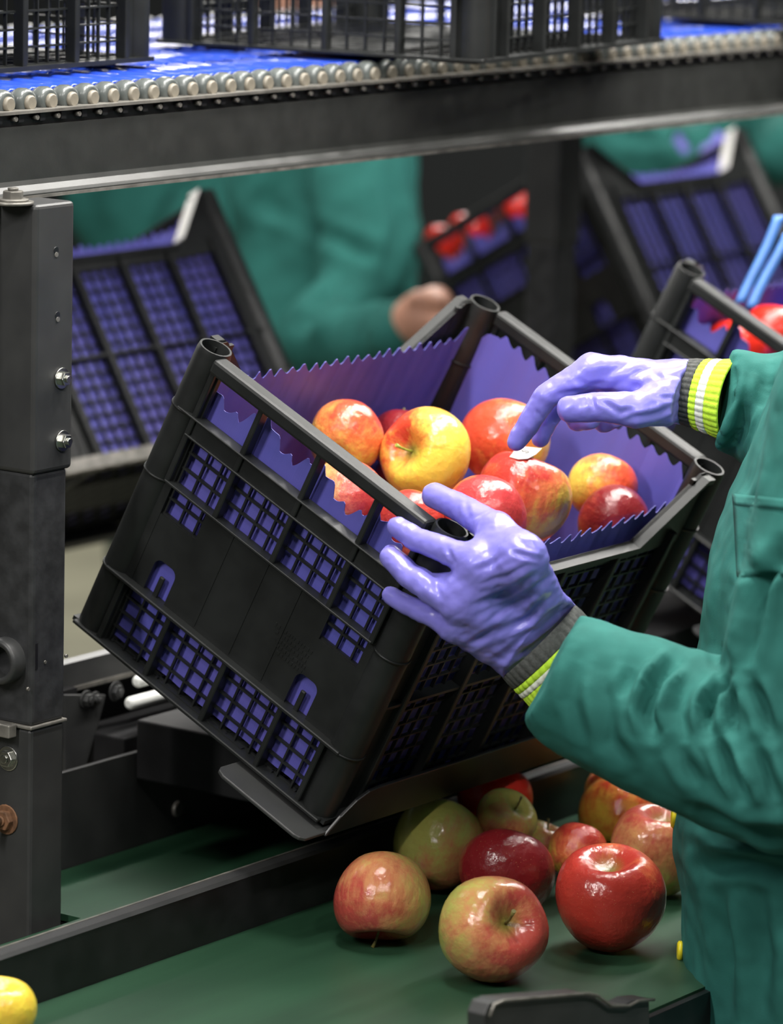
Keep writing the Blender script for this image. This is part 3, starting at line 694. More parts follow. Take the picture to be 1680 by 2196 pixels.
for i, (lx, ly) in enumerate(((.07, .06), (.16, .055), (.25, .06), (.345, .07), (.06, .15), (.15, .145), (.24, .155), (.335, .16), (.07, .24), (.165, .235), (.26, .24), (.355, .245))):
    for lz in (.052, .128):
        if lz > .1 and i in (9, 10): continue
        apple(Rc @ np.array([lx, ly, lz]), 0.0365, (random.uniform(-.6, .6), random.uniform(.2, .9), random.uniform(-.6, .6)), ('red', 'orange', 'dark')[i % 3], (0, 1, 0), .6, 'apple of the lower layers, nearly hidden under the top apples in the front crate', 'lower layers of apples in the front crate', stem=False, smesh=100 + i % 4)

G2 = 'apples on the green belt'
ZO = {(1085, 1756): -.038, (1062, 1712): -.046, (1240, 1826): -.060, (1415, 1704): -.052}     # apples lying on others
for (x, y, wpx, ax, kind, bl, bias, hf, st, label) in (
    (820, 1926, 220, (-.08, -.95, .28), 'green', (-.75, -.25, .3), .50, .93, True, 'half red half green apple farthest left on the belt, stem down'),
    (1055, 1994, 240, (.42, .30, .85), 'green', (.45, -.1, .1), .52, .96, True, 'apple with its stem hollow towards the camera, nearest on the belt'),
    (1310, 1926, 242, (-.08, .93, .34), 'red', (-.2, -.1, .6),   .78, .96, False, 'large red apple on the belt with its hollow on top'),
    (1088, 1874, 212, (.1, .8, -.5), 'dark', (0, .3, .5), .85, .85, True, 'dark red apple behind the nearest apple on the belt'),
    (938, 1812, 196, (.3, .8, -.4), 'green', (.5, -.7, .1), .22, 1.06, True, 'tall pale green apple with pink flush behind the leftmost apple'),
    (1085, 1756, 140, (.55, .62, .45), 'green', (-.3, -.5, .2), .25, .85, True, 'small green apple in front of the bright red apple on the belt'),
    (1062, 1712, 170, (.1, .9, -.3), 'bright', (0, .5, .4), .75, .85, True, 'bright red apple half hidden under the tray'),
    (1160, 1818, 134, (.35, .9, .1), 'green', (.5, -.2, .1), .35, .92, True, 'small green pink apple with upright stem at the middle of the belt'),
    (1240, 1826, 130, (.2, .8, -.4), 'red', (.3, .7, .2), .45, .95, False, 'small apple with red top left of the large red apple'),
    (1325, 1752, 176, (.3, .8, -.4), 'yellow', (.2, .6, .3), .28, .95, False, 'yellow green apple behind the large red apple'),
    (1322, 1704, 140, (.1, .9, -.3), 'yellow', (-.5, .1, .2), .25, .92, False, 'yellow apple at the back wall below the green sleeve'),
    (1412, 1822, 210, (.15, .92, .30), 'green', (.1, .75, .2), .42, 1.02, False, 'green apple with red top beside the jacket edge'),
    (1415, 1704, 130, (.1, .9, .1), 'gold', (0, 1, 0), .2, .92, False, 'yellow apple peeping out below the jacket sleeve'),
    (-2, 2168, 168, (.1, .9, .2), 'gold', (0, .3, .5), .10, .92, False, 'plain yellow apple cut by the lower left corner')):
    r = wpx / 2 * 3.5 / F_PX
    for _ in range(6):
        C = U(x, y, Z=ZO[(x, y)] if (x, y) in ZO else BELT + r * (hf if abs(ax[1]) > .7 else 0.97) * 0.99); r = wpx / 2 * ((C - CAM) @ FWD) / F_PX / 1.03
    apple(C, r, ax, kind, bl, bias, label, G2, hf=hf, stem=st)
G3 = 'apples in the crate behind the raised hand'
for (x, y, wpx, zc, kind, label) in ((1655, 720, 130, .215, 'bright', 'bright red apple in the right hand crate at the picture edge'), (1575, 752, 95, .20, 'bright', 'red apple seen between the bars of the right hand crate'), (1530, 712, 60, .17, 'bright', 'small glimpse of a red apple left in the right hand crate')):
    C, k = on_crate(x, y, zc, 0.763); apple(C, 0.034, (.2, .8, -.3), kind, (0, .5, .4), .8, label, G3, stem=False)
G4 = 'apples in the blurred crate'
for (x, y, D, label) in ((955, 520, 5.62, 'blurred red apple in the far crate, leftmost of three'), (1010, 497, 5.60, 'blurred red apple in the far crate, middle of three'), (1112, 446, 5.55, 'blurred red apple in the far crate, rightmost of three')):
    apple(U(x, y, D=D), 0.030, (0, .9, 0), 'bright', (0, .5, .5), .75, label, G4, stem=False)

# white fruit sticker being pressed on, bent over the apple
C5, k5 = on_crate(1125, 1068, .230); r5 = 208 / 2 * k5 / F_PX
st = empty('fruit_sticker', U(1126, 975, D=k5 - r5 * 0.55), label='small white printed fruit sticker on the red apple under the fingertip', cat='sticker')
sp = [(1093, 984), (1108, 964), (1122, 962), (1162, 966), (1150, 978), (1132, 988), (1112, 989)]
pts = []
for (x, y) in sp + [(1127, 974)]:
    d = (x - 840) / F_PX * RGT - (y - 1098) / F_PX * UPV + FWD; bq = d @ (CAM - C5); cq = (CAM - C5) @ (CAM - C5) - (r5 * 1.0) ** 2; A_ = d @ d
    disc = max(bq * bq - A_ * cq, 0); pts.append(CAM + d * ((-bq - math.sqrt(disc)) / A_) + 0.0018 * UPV - 0.002 * FWD)
so = np.array(st.location); b = MB(); b.quadmesh([p - so for p in pts], [(i, (i + 1) % 7, 7) for i in range(7)], True)
o = b.build('paper', M['paper'], st); o.modifiers.new('t', 'SOLIDIFY').thickness = 0.0004
ex = pts[3] - pts[0]; ex /= np.linalg.norm(ex); ey = pts[1] - pts[5]; ey -= ex * (ex @ ey); ey /= np.linalg.norm(ey); en = np.cross(ex, ey); en *= -np.sign(en @ FWD)
cc = pts[7] - so + en * 0.0006
b = MB(); b.tube([cc + 0.0034 * ex * x_ + 0.0040 * ey * y_ for (x_, y_) in ((.9, .9), (-.3, 1), (-.6, .2), (.3, .1), (.7, -.5), (.1, -1), (-.8, -.8))], 0.0005, 6); b.build('print', M['ink'], st)

# ---------------------------------------------------------------- people
from mathutils import noise as mnoise
from mathutils.bvhtree import BVHTree
RH = np.array([RGT[0], RGT[1], 0]); RH /= np.linalg.norm(RH)
FH = np.array([FWD[0], FWD[1], 0]); FH /= np.linalg.norm(FH)
def vnormals(V, F):
    n = np.zeros_like(V); a, b, c, d = (V[F[:, i]] for i in range(4)); fn = np.cross(c - a, d - b)
    for i in range(4): np.add.at(n, F[:, i], fn)
    return n / (np.linalg.norm(n, axis=1)[:, None] + 1e-12)
def outward(V, F, fn, h):
    n = vnormals(V, F)
    s = np.sign((fn(V + n * h) - fn(V - n * h))); return n * np.where(s == 0, 1, s)[:, None]
def crease(V, N, lines, facing=True):
    """press fold lines into the cloth; each line is traced on the photo and lies on the surface facing it"""
    P = to_px(V); out = V.copy(); fac = np.clip(-(N @ FWD) * 2.0, 0, 1) if facing else 1
    for (pts, dep, wid) in lines:
        best = np.full(len(V), 1e9); tt = np.zeros(len(V)); sd = np.zeros(len(V)); n = len(pts) - 1
        for i in range(n):
            a = np.array(pts[i], float); b = np.array(pts[i + 1], float); ab = b - a
            t = np.clip(((P[:, :2] - a) @ ab) / (ab @ ab), 0, 1); df = P[:, :2] - (a + t[:, None] * ab); d = np.linalg.norm(df, axis=1)
            m_ = d < best; best[m_] = d[m_]; tt[m_] = (i + t[m_]) / n; sd[m_] = np.sign(ab[0] * df[m_, 1] - ab[1] * df[m_, 0])
        w_ = np.sin(np.clip(tt, 0.02, 0.98) * PI) ** 0.6; x = best / wid
        prof = -np.exp(-x ** 2) + 0.55 * np.exp(-(x - 2.0) ** 2 / 0.8)
        out += N * (prof * dep * w_ * fac * (x < 5))[:, None]
    return out
def chain(P, pts, rad, k=0.004):
    d = None
    for i in range(len(pts) - 1):
        c = cone(P, pts[i], pts[i + 1], rad[i], rad[i + 1]); d = c if d is None else np.minimum(d, c)
    return d
def ups(lst): return [U(x, y, D=d) for (x, y, d) in lst]
def glove(name, fingers, palm, thumb, lines, parent, off, cut=None, wdir=(1, 0), h=0.0015, seed=0.0, wr=0.00045):
    allp = np.array([p for f in fingers for p in f[0]] + list(thumb[0]) + [p for s in palm for p in (s[0], s[1])])
    lo, hi = allp.min(0) - 0.032, allp.max(0) + 0.032
    def fn(P):
        d = None
        for (a, b, ra, rb) in palm:
            c = cone(P, a, b, ra, rb); d = c if d is None else smin(d, c, 0.012)
        d = smin(d, chain(P, *thumb), 0.009)
        fd = None
        for f in fingers:
            c = chain(P, *f); fd = c if fd is None else smin(fd, c, 0.0022)
        d = smin(d, fd, 0.007)
        return d if cut is None else np.maximum(d, (P - cut[0]) @ cut[1])
    V, F = surface_net(fn, lo, hi, h); N = outward(V, F, fn, h)
    V = crease(V, N, lines)
    nz = np.array([mnoise.fractal(Vector((p * 70 + seed)), 1.0, 2.0, 3) for p in V]); V = V + N * (nz * wr * 2.2)[:, None]
    wd = wdir[0] * RGT - wdir[1] * UPV; wp = wdir[1] * RGT + wdir[0] * UPV     # stretched rubber wrinkles run along wd
    pc = np.mean([s[0] for s in palm] + [s[1] for s in palm], axis=0); near = np.clip(1.6 - np.linalg.norm(V - pc, axis=1) / 0.05, 0, 1)
    rg = np.array([mnoise.noise(Vector((float(p @ wd) * 22 + seed, float(p @ wp) * 95, float(p @ FWD) * 30))) for p in V])
    V = V + N * (near * (np.abs(rg) * 2.6 - 0.5) * 0.0016)[:, None]
    return mesh_obj(name, V, F, M['glove'], parent, off, 1)
def cuff(parent, c0, c1, r0, r1, nm, mt, off, squash=0.85, side=None, ribs=34, th=0.0012):
    ax = c1 - c0; L = np.linalg.norm(ax); ax /= L; a = side - ax * (side @ ax); a /= np.linalg.norm(a); b = np.cross(ax, a)
    n = ribs * 6; b_ = MB(); rings = []
    prof = [(0.0, -0.0018), (0.0, 0.0), (0.08, 0.0006), (0.5, 0.0010), (0.92, 0.0006), (1.0, 0.0), (1.0, -0.0018)]
    for (t, dr) in prof:
        for k in range(n):
            an = 2 * PI * k / n; r = r0 + (r1 - r0) * t + dr + th * abs(math.sin(an * ribs / 2)) ** 0.7 * (1 if dr >= 0 else 0)
            rings.append(c0 + ax * L * t + r * (math.cos(an) * a + squash * math.sin(an) * b))
    m_ = len(prof); b_.quadmesh(rings, [(i * n + k, i * n + (k + 1) % n, (i + 1) * n + (k + 1) % n, (i + 1) * n + k) for i in range(m_ - 1) for k in range(n)], True)
    return b_.build(nm, mt, parent, off)

W0 = U(1840, 1500, D=3.38); W0[2] = -0.95
worker = empty('person', W0, label='worker in green jacket and violet gloves pressing a sticker on an apple', cat='person')
# --- left glove on the crate corner
tipx = -0.0155
def fx(x, y, X): return U(x, y, X=X)
idx = ([fx(853, 1131, -.0150), fx(896, 1157, -.0165), fx(948, 1176, -.021), fx(1026, 1208, -.022)], [.0088, .0098, .0108, .0120])
mid = ([fx(840, 1190, -.0150), fx(876, 1226, -.0160), fx(922, 1258, -.018), fx(1006, 1258, -.022)], [.0085, .0095, .0105, .0120])
rng = ([fx(836, 1193, -.0270), fx(872, 1231, -.0300), fx(921, 1264, -.032), fx(988, 1298, -.026)], [.0085, .0098, .0108, .0120])
lit = ([fx(838, 1277, -.0150), fx(877, 1299, -.0165), fx(920, 1317, -.019), fx(978, 1345, -.018)], [.0076, .0084, .0092, .0110])
wL = U(1150, 1372, Y=-0.180); cL0 = wL
axL = U(1206, 1426, Y=-0.205) - wL
fore = wL + axL * 1.1
thm = ([fx(931, 1062, .024), fx(998, 1094, .020), fx(1066, 1138, .004), fx(1118, 1195, -.010)], [.0105, .0118, .0135, .0175])
wl_a = wL + 0.018 * (-axL / np.linalg.norm(axL)) ; side = UPV * 0.7 + RGT * 0.7
wa, wb, wc = wL + side * 0.019, wL, wL - side * 0.019
palmL = [(idx[0][3], wa, .0135, .020), (mid[0][3], wL, .0145, .020), (rng[0][3], wL, .0145, .020), (lit[0][3], wc, .0130, .0195),
         (thm[0][3], wa, .0185, .0195), (wa, wc, .0200, .0195), (wL, fore, .0300, .0300), (mid[0][3], thm[0][3], .0130, .0150), (idx[0][3], thm[0][2], .0120, .0130)]
creL = [([(1190, 1228), (1125, 1282), (1045, 1332)], .0022, 7), ([(1166, 1224), (1092, 1268), (1015, 1300)], .0017, 6), ([(1204, 1262), (1128, 1330), (1040, 1368)], .0024, 8),
        ([(1146, 1206), (1086, 1236), (1030, 1252)], .0014, 6), ([(1208, 1288), (1150, 1352), (1085, 1392)], .0022, 8), ([(1100, 1185), (1160, 1200)], .002, 5),
        ([(1100, 1150), (1150, 1180)], .0012, 6), ([(1080, 1190), (1050, 1212), (1010, 1225)], .0012, 6), ([(1060, 1345), (1010, 1385)], .0016, 7), ([(1130, 1385), (1060, 1420)], .0018, 8),
        ([(960, 1175), (972, 1205)], .0012, 5), ([(930, 1240), (945, 1280)], .0012, 5), ([(1000, 1075), (1005, 1108)], .0010, 5)]
glove('glove', [idx, mid, rng, lit], palmL, thm, creL, worker, W0, (U(1161, 1380, Y=-0.182), axL / np.linalg.norm(axL)), (-.80, .60), seed=3.1)
# --- right glove above the apples
ri = (ups([(1109, 947, 3.492), (1136, 905, 3.484), (1172, 850, 3.475), (1272, 792, 3.476)]), [.0085, .0096, .0108, .0128])
rm = (ups([(1160, 938, 3.520), (1170, 905, 3.516), (1196, 858, 3.508), (1280, 800, 3.500)]), [.0085, .0096, .0106, .0125])
rr_ = (ups([(1268, 900, 3.505), (1240, 902, 3.515), (1226, 872, 3.524), (1292, 812, 3.522)]), [.0085, .0092, .0102, .0120])
rl = (ups([(1322, 900, 3.520), (1296, 908, 3.528), (1276, 884, 3.540), (1310, 828, 3.542)]), [.0078, .0085, .0095, .0112])
rt = (ups([(1224, 877, 3.446), (1296, 873, 3.440), (1364, 880, 3.444), (1425, 862, 3.462)]), [.0112, .0126, .0145, .0185])
wR = U(1462, 838, D=3.485); fR = U(1545, 852, D=3.475)
palmR = [(ri[0][3], wR, .0130, .0210), (rm[0][3], wR, .0140, .0210), (rr_[0][3], wR, .0140, .0210), (rl[0][3], U(1455, 850, D=3.50), .0130, .0200), (rt[0][3], wR, .0180, .0215), (wR, fR, .0225, .0240)]
creR = [([(1275, 880), (1268, 845)], .0010, 5), ([(1185, 850), (1250, 838), (1330, 845)], .0016, 6), ([(1330, 820), (1380, 832), (1440, 815)], .0014, 7), ([(1230, 810), (1262, 828), (1300, 820)], .0013, 6),
        ([(1290, 858), (1330, 885), (1360, 880)], .0016, 6), ([(1395, 800), (1450, 830)], .0012, 6), ([(1330, 900), (1400, 890), (1455, 870)], .0016, 6), ([(1400, 850), (1455, 855)], .0012, 5), ([(1150, 880), (1165, 900)], .0008, 4)]
glove('glove', [ri, rm, rr_, rl], palmR, rt, creR, worker, W0, (U(1474, 840, D=3.484), (fR - wR) / np.linalg.norm(fR - wR)), (-.96, .28), seed=8.7)
# --- rib-knit cuffs
def cuffs(c, ax, r0, r1, cuts, sq, side, flip=1):
    L = np.linalg.norm(ax); u = ax / L
    for (t0, t1, nm, mt) in cuts: cuff(worker, c + ax * t0, c + ax * t1, r0 + (r1 - r0) * t0, r0 + (r1 - r0) * t1, nm, M[mt], W0, sq, side)
axc = U(1212, 1432, Y=-0.20) - U(1155, 1374, Y=-0.180)
cuffs(U(1155, 1374, Y=-0.180), axc, 0.0405, 0.0410, ((0, .46, 'knit_cuff', 'knit'), (.46, .64, 'lime_band', 'lime'), (.64, .80, 'white_band', 'white_knit'), (.80, 1.35, 'lime_band', 'lime')), 0.86, UPV * .75 + RGT * .66)
axr = U(1545, 853, D=3.47) - U(1466, 838, D=3.485)
cuffs(U(1466, 838, D=3.485), axr, 0.0258, 0.0312, ((0, .46, 'knit_cuff', 'knit'), (.46, .66, 'lime_band', 'lime'), (.66, .90, 'white_band', 'white_knit'), (.90, 1.3, 'lime_band', 'lime')), 0.85, UPV)
# --- jacket: torso and both sleeves in one piece
SIL = [(2700, 1500), (2196, 1492), (2000, 1487), (1850, 1462), (1740, 1470), (1400, 1492), (1200, 1512), (1080, 1548), (950, 1600), (800, 1690), (700, 1760)]
TCX, TD = 1850, 3.40
zt = np.array([U(TCX, y, D=TD)[2] for y, _ in SIL]); ra_t = np.array([(TCX - x) / F_PX * TD for _, x in SIL]); o_ = np.argsort(zt); zt, ra_t = zt[o_], ra_t[o_]
TC = U(TCX, 1500, D=TD)
lsl = (ups([(1190, 1418, 3.276), (1262, 1478, 3.268), (1400, 1540, 3.245), (1560, 1606, 3.215), (1700, 1640, 3.195), (1785, 1250, 3.19), (1880, 880, 3.20)]), [.0430, .0560, .0610, .0650, .0700, .0720, .078])
rsl = (ups([(1530, 850, 3.472), (1580, 860, 3.475), (1700, 900, 3.50), (1800, 930, 3.56), (1890, 860, 3.60)]), [.0400, .0430, .0520, .062, .075])
def torso_sdf(P):
    q = P - TC; a = q @ RH; b = q @ FH; ra = np.interp(P[:, 2], zt, ra_t)
    A = np.where(a < 0, ra, 0.15); B = 0.185
    rr = np.sqrt((a / A) ** 2 + (b / B) ** 2)
    d = (rr - 1) * np.minimum(A, B)
    return np.maximum(np.maximum(d, P[:, 2] - 0.46), -0.42 - P[:, 2])
def jfn(P):
    d = torso_sdf(P); d = smin(d, cone(P, lsl[0][6], rsl[0][4], .075, .075), .05)
    L_ = np.maximum(chain(P, lsl[0], lsl[1]), -((P - HL) @ HLu)); R_ = np.maximum(chain(P, *rsl), -((P - HR) @ HRu))
    return smin(smin(d, R_, .02), L_, .016)
HL = U(1195, 1412, D=3.275); HLu = .87 * RGT - .49 * UPV; HR = U(1556, 852, D=3.472); HRu = .985 * RGT - .17 * UPV
V, F = surface_net(jfn, np.array([-0.27, -0.95, -0.43]), np.array([0.66, -0.10, 0.60]), 0.0058)
def subdivide(V, F):
    nv = len(V); E = np.sort(np.concatenate([F[:, [0, 1]], F[:, [1, 2]], F[:, [2, 3]], F[:, [3, 0]]]), axis=1)
    key = E[:, 0] * nv + E[:, 1]; uk, inv = np.unique(key, return_inverse=True)
    em = 0.5 * (V[uk // nv] + V[uk % nv]); fc = V[F].mean(1); nf = len(F); e_ = inv.reshape(4, nf).T + nv; c_ = np.arange(nf) + nv + len(uk)
    Q = np.concatenate([np.stack([F[:, i], e_[:, i], c_, e_[:, (i + 3) % 4]], 1) for i in range(4)])
    W = np.concatenate([V, em, fc])
    for _ in range(2):                       # relax
        acc = np.zeros_like(W); cnt = np.zeros(len(W))
        for i in range(4):
            np.add.at(acc, Q[:, i], W[Q[:, (i + 1) % 4]]); np.add.at(acc, Q[:, i], W[Q[:, (i + 3) % 4]]); np.add.at(cnt, Q[:, i], 2)
        W = 0.5 * W + 0.5 * acc / cnt[:, None]
    return W, Q
V, F = subdivide(V, F)
N = outward(V, F, jfn, 0.006)
creJ = [([(1455, 1416), (1405, 1463), (1387, 1525), (1400, 1575)], .011, 12), ([(1562, 1452), (1518, 1512), (1516, 1575)], .010, 11), ([(1534, 1578), (1571, 1656), (1602, 1700)], .010, 12),
        ([(1612, 1460), (1633, 1512), (1655, 1580)], .008, 12), ([(1572, 1478), (1570, 1574)], .006, 9), ([(1294, 1440), (1310, 1590), (1360, 1650)], .004, 15), ([(1240, 1420), (1225, 1500), (1260, 1600)], .003, 14),
        ([(1450, 1600), (1500, 1690)], .005, 14), ([(1620, 1600), (1668, 1720)], .008, 14), ([(1360, 1430), (1330, 1500)], .004, 13), ([(1480, 1440), (1455, 1520), (1470, 1600)], .004, 13),
        ([(1585, 1180), (1630, 1250), (1600, 1330)], .006, 16), ([(1550, 1260), (1530, 1380), (1560, 1440)], .006, 16), ([(1610, 1000), (1590, 1060)], .007, 14), ([(1680, 1170), (1640, 1260), (1600, 1440)], .010, 14),
        ([(1480, 1740), (1600, 1790), (1700, 1800)], .008, 18), ([(1500, 1860), (1600, 1850), (1690, 1870)], .006, 16), ([(1540, 1900), (1560, 2050), (1545, 2196)], .006, 18), ([(1620, 1900), (1640, 2050), (1630, 2196)], .006, 18),
        ([(1600, 860), (1590, 920), (1560, 990)], .007, 14), ([(1650, 800), (1640, 880)], .005, 14), ([(1575, 775), (1565, 850), (1530, 935)], .004, 10)]
V = crease(V, N, [(p_, d_ * 1.35, w_ * 1.1) for (p_, d_, w_) in creJ])
nz = np.array([mnoise.fractal(Vector(p * 16), 1.0, 2.0, 3) for p in V]); V = V + N * (nz * 0.0035)[:, None]
jk = mesh_obj('jacket', V, F, M['jacket'], worker, W0, 0)
PJ = to_px(V)
bvh = BVHTree.FromPolygons([tuple(p) for p in V], [tuple(f) for f in F])
def cloth_patch(name, corners, nx, ny, offs, mt, thick=0.002):
    """flat-felled cloth piece lying on the jacket: corners traced clockwise from top left"""
    vs = []; c = np.array(corners, float)
    for j in range(ny + 1):
        for i in range(nx + 1):
            s, t = i / nx, j / ny; p = (c[0] * (1 - s) + c[1] * s) * (1 - t) + (c[3] * (1 - s) + c[2] * s) * t
            d = (p[0] - 840) / F_PX * RGT - (p[1] - 1098) / F_PX * UPV + FWD; d /= np.linalg.norm(d)
            h, n, _, _ = bvh.ray_cast(Vector(CAM), Vector(d))
            if h is None: return None
            vs.append(np.array(h) - d * offs)
    b = MB(); b.quadmesh(vs, [(j * (nx + 1) + i, j * (nx + 1) + i + 1, (j + 1) * (nx + 1) + i + 1, (j + 1) * (nx + 1) + i) for j in range(ny) for i in range(nx)], True)
    o = b.build(name, mt, worker, W0); md = o.modifiers.new('t', 'SOLIDIFY'); md.thickness = thick; return o
cloth_patch('pocket', [(1572, 1072), (1700, 1082), (1700, 1230), (1580, 1235)], 14, 14, 0.004, M['jacket'], 0.003)
cloth_patch('pocket_hem', [(1570, 1058), (1700, 1072), (1700, 1092), (1572, 1082)], 14, 3, 0.007, M['jacket'], 0.004)
for (x, y, r) in ((1473, 1744, .0088), (1497, 2043, .0085), (1491, 1414, .0045)):
    k_ = np.where((np.abs(PJ[:, 1] - y) < 8) & (PJ[:, 0] > 1440) & (PJ[:, 2] > 3.31))[0]; k_ = k_[np.argmin(PJ[k_, 0])]; c = V[k_] - RH * 0.0015 - FH * 0.004; b = MB(); b.tube([c - RH * 0.0025, c - RH * 0.0012, c + RH * 0.0012, c + RH * 0.0035], [r * 0.8, r, r, r * .5], 20); b.build('button', M['yellow'], worker, W0)

# --- the rest of a body: legs, shoes, neck and head, out of the picture
def body_rest(parent, off, hip, neck, face, name_label, skin='skin', h=0.008):
    f = np.array(face, float); f /= np.linalg.norm(f); s = np.cross(f, (0, 0, 1.0))
    for q in (-1, 1):
        top = hip + s * q * 0.09; kn = np.array([top[0], top[1], -0.52]) + f * 0.02; an = np.array([top[0], top[1], -0.88])
        MB().tube([top + np.array([0, 0, .08]), top, kn, an], [.095, .09, .068, .055], 20).build('trouser_leg', M['trousers'], parent, off)
        MB().tube([an + np.array([0, 0, .02]) - f * .05, an - np.array([0, 0, .025]) - f * .03, an - np.array([0, 0, .025]) + f * .08, an - np.array([0, 0, .035]) + f * .17], [.035, .045, .045, .03], 16).build('shoe', M['black'], parent, off)
    hc = neck + np.array([0, 0, 0.20]) + f * 0.03
    def hf_(P):
        q = P - hc; a = q @ f; b = q @ s; c = q[:, 2]
        d = (np.sqrt((a / .098) ** 2 + (b / .077) ** 2 + (c / .118) ** 2) - 1) * .085
        d = smin(d, cone(P, hc + f * .055 - np.array([0, 0, .085]), hc + f * .02 - np.array([0, 0, .06]), .032, .055), .03)
        d = smin(d, cone(P, hc + f * .090 + np.array([0, 0, .012]), hc + f * .112 - np.array([0, 0, .026]), .009, .014), .012)
        d = smin(d, cone(P, hc + f * .086 - np.array([0, 0, .058]), hc + f * .088 - np.array([0, 0, .066]), .013, .012), .01)
        for q_ in (-1, 1):
            d = smin(d, cone(P, hc + s * q_ * .078 + np.array([0, 0, .015]), hc + s * q_ * .078 - np.array([0, 0, .025]), .012, .009), .006)
            d = -smin(-d, np.linalg.norm(P - (hc + f * .096 + s * q_ * .032 + np.array([0, 0, .008])), axis=1) - .013, .01)
        return smin(d, cone(P, neck - np.array([0, 0, .06]), hc - np.array([0, 0, .05]) - f * .015, .06, .052), .03)
    V_, F_ = surface_net(hf_, hc - .19 - np.array([0, 0, .14]), hc + .17, h)
    hd = mesh_obj('head', V_, F_, M['skin'], parent, off, 1)
    for q_ in (-1, 1):
        e = hc + f * .081 + s * q_ * .032 + np.array([0, 0, .008])
        MB().tube([e - f * .004, e, e + f * .006, e + f * .0085], [.009, .011, .008, .003], 12).build('eye', M['white'], hd, off)
        MB().tube([e + f * .0078, e + f * .0092], .0042, 10).build('pupil', M['black'], hd, off)
    def cap(P):
        q = P - hc - np.array([0, 0, .02]) + f * .012; a = q @ f; b = q @ s; c = q[:, 2]
        d = (np.sqrt((a / .108) ** 2 + (b / .088) ** 2 + (c / .118) ** 2) - 1) * .095
        return np.maximum(d, (q @ (f * .75 - np.array([0, 0, .66]))) - .028)
    V_, F_ = surface_net(cap, hc - .17, hc + .19, h); mesh_obj('hair', V_, F_, M['hair'], parent, off, 2)
body_rest(worker, W0, np.array([TC[0], TC[1], -0.42]), np.array([*(0.5 * (lsl[0][6] + rsl[0][4]))[:2], 0.60]) + RH * 0.10, -RH, '')

# --- blurred workers across the line
def far_worker(label, parts, hip, neck, face, skin_parts=(), lines=(), seed=1.0, glove_parts=()):
    base = np.array([hip[0], hip[1], -0.95]); w_ = empty('person', base, label=label, cat='person', group='workers in green jackets behind the line')
    pts = np.array([p for c in parts for p in c[0]]); mr = max(max(c[1]) for c in parts)
    def fn(P):
        d = None
        for c in parts:
            q = chain(P, *c); d = q if d is None else smin(d, q, .03)
        return d
    V_, F_ = surface_net(fn, pts.min(0) - mr - .03, pts.max(0) + mr + .03, 0.011); N_ = outward(V_, F_, fn, .01)
    V_ = crease(V_, N_, lines)
    nz = np.array([mnoise.fractal(Vector(p * 9 + seed), 1.0, 2.0, 3) for p in V_]); V_ = V_ + N_ * (nz * 0.012)[:, None]
    mesh_obj('jacket', V_, F_, M['jacket'], w_, base, 1)
    for nm, lst, mt in (('hand', skin_parts, 'skin'), ('glove', glove_parts, 'glove')):
        if lst:
            pts = np.array([p for c in lst for p in c[0]])
            def fs_(P):
                d = None
                for c in lst:
                    q = chain(P, *c); d = q if d is None else smin(d, q, .006)
                return d
            V_, F_ = surface_net(fs_, pts.min(0) - .05, pts.max(0) + .05, 0.003); mesh_obj(nm, V_, F_, M[mt], w_, base, 1)
    body_rest(w_, base, hip, neck, face, '', h=0.012)
    return w_
D1 = 5.75
h1 = U(690, 900, D=D1 + .1); n1 = U(640, 120, D=D1 + .05)
far_worker('blurred worker in green jacket bending behind the left far crate',
    [(ups([(690, 1050, D1 + .1), (700, 700, D1 + .1), (690, 450, D1 + .1), (650, 250, D1 + .1)]), [.15, .13, .125, .12]),
     (ups([(780, 300, D1 - .1), (800, 480, D1 - .12), (760, 640, D1 - .15), (690, 735, D1 - .2), (790, 748, D1 - .3), (865, 715, D1 - .42)]), [.075, .07, .062, .058, .05, .042])],
    h1 * np.array([1, 1, 0]) + np.array([0, 0, -0.40]), np.array([n1[0], n1[1], 0.60]), -FH * .6 - RH * .8,
    [(ups([(868, 712, D1 - .42), (905, 680, D1 - .45)]), [.034, .034]), (ups([(905, 680, D1 - .45), (935, 650, D1 - .47), (955, 665, D1 - .49)]), [.03, .022, .012]), (ups([(900, 665, D1 - .45), (925, 640, D1 - .48), (950, 645, D1 - .50)]), [.02, .014, .01]), (ups([(905, 700, D1 - .45), (935, 690, D1 - .48), (955, 700, D1 - .50)]), [.02, .014, .01]), (ups([(890, 665, D1 - .46), (895, 640, D1 - .48)]), [.016, .011])],
    [([(640, 480), (740, 520), (830, 560)], .014, 14), ([(600, 380), (560, 440), (640, 470)], .016, 14), ([(720, 600), (680, 680), (640, 700)], .014, 14), ([(830, 380), (860, 480), (830, 600)], .012, 14)], 1.0)
D2 = 6.35
h2 = U(1450, 500, D=D2); n2 = U(1460, 40, D=D2)
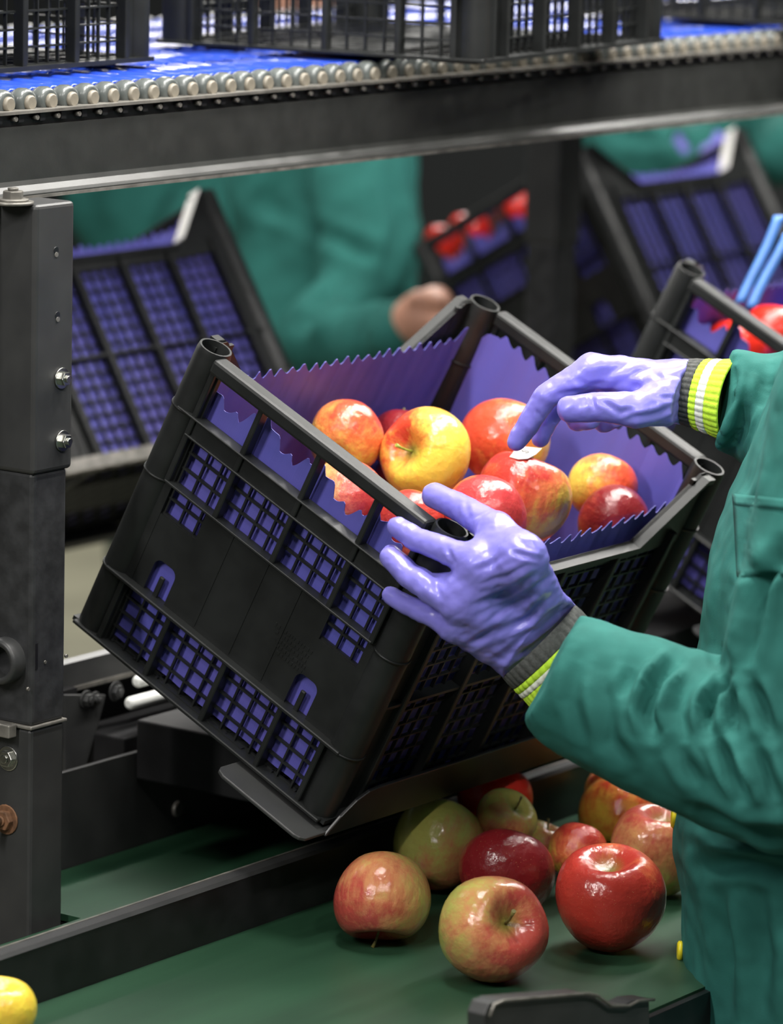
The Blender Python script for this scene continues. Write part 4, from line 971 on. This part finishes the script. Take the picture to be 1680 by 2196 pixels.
far_worker('blurred worker in green jacket behind the upper right crate',
    [(ups([(1450, 900, D2 + .1), (1450, 500, D2 + .1), (1450, 250, D2 + .1), (1480, 100, D2 + .1)]), [.15, .14, .14, .13]),
     (ups([(1300, 130, D2 - .1), (1280, 250, D2 - .15), (1360, 320, D2 - .25), (1500, 320, D2 - .35)]), [.075, .07, .058, .045]),
     (ups([(1640, 130, D2 + .1), (1690, 250, D2), (1680, 330, D2 - .2)]), [.07, .06, .045])],
    h2 * np.array([1, 1, 0]) + np.array([0, 0, -0.40]), np.array([n2[0], n2[1], 0.66]), -FH * .6 - RH * .8, lines=[([(1300, 280), (1380, 300), (1450, 290)], .014, 12), ([(1400, 230), (1470, 330)], .012, 12)], seed=4.0,
    glove_parts=[(ups([(1500, 322, D2 - .35), (1545, 335, D2 - .37), (1580, 350, D2 - .38)]), [.04, .03, .015]), (ups([(1520, 315, D2 - .35), (1570, 325, D2 - .38), (1600, 345, D2 - .4)]), [.02, .013, .01]), (ups([(1510, 335, D2 - .35), (1555, 352, D2 - .38), (1580, 365, D2 - .4)]), [.02, .013, .01])])

D3 = 7.2
h3 = U(400, 600, D=D3); n3 = U(400, 150, D=D3)
far_worker('dim worker in green jacket far behind the left crate', [(ups([(400, 900, D3), (390, 600, D3), (370, 420, D3), (380, 250, D3)]), [.17, .16, .15, .13]), (ups([(480, 280, D3 - .1), (470, 420, D3 - .15), (390, 560, D3 - .2)]), [.08, .07, .06]), (ups([(250, 280, D3 + .1), (215, 440, D3)]), [.08, .065])],
    h3 * np.array([1, 1, 0]) + np.array([0, 0, -0.42]), np.array([n3[0], n3[1], 0.62]), -FH * .6 - RH * .8, seed=9.0)

# --- pale blue straps hanging beside the right hand crate
for i, (x0, y0, x1, y1, lab) in enumerate(((1672, 462, 1590, 650, 'light blue strap hanging over the right hand crate, left of two'), (1690, 500, 1612, 660, 'light blue strap hanging over the right hand crate, right of two'))):
    a, b_ = U(x0, y0, D=4.12), U(x1, y1, D=4.10); m_ = MB(); sidev = RGT * 0.0055
    pts = [a * (1 - t) + b_ * t + RGT * 0.0012 * math.sin(t * 5 + i) for t in np.linspace(0, 1, 14)]
    vs = [p + sidev * q for p in pts for q in (-1, 1)]
    m_.quadmesh(vs, [(2 * k, 2 * k + 1, 2 * k + 3, 2 * k + 2) for k in range(13)], True); o = m_.build('strap', M['strap'])
    o.modifiers.new('t', 'SOLIDIFY').thickness = 0.001; tag(o, lab, 'strap', 'light blue straps')
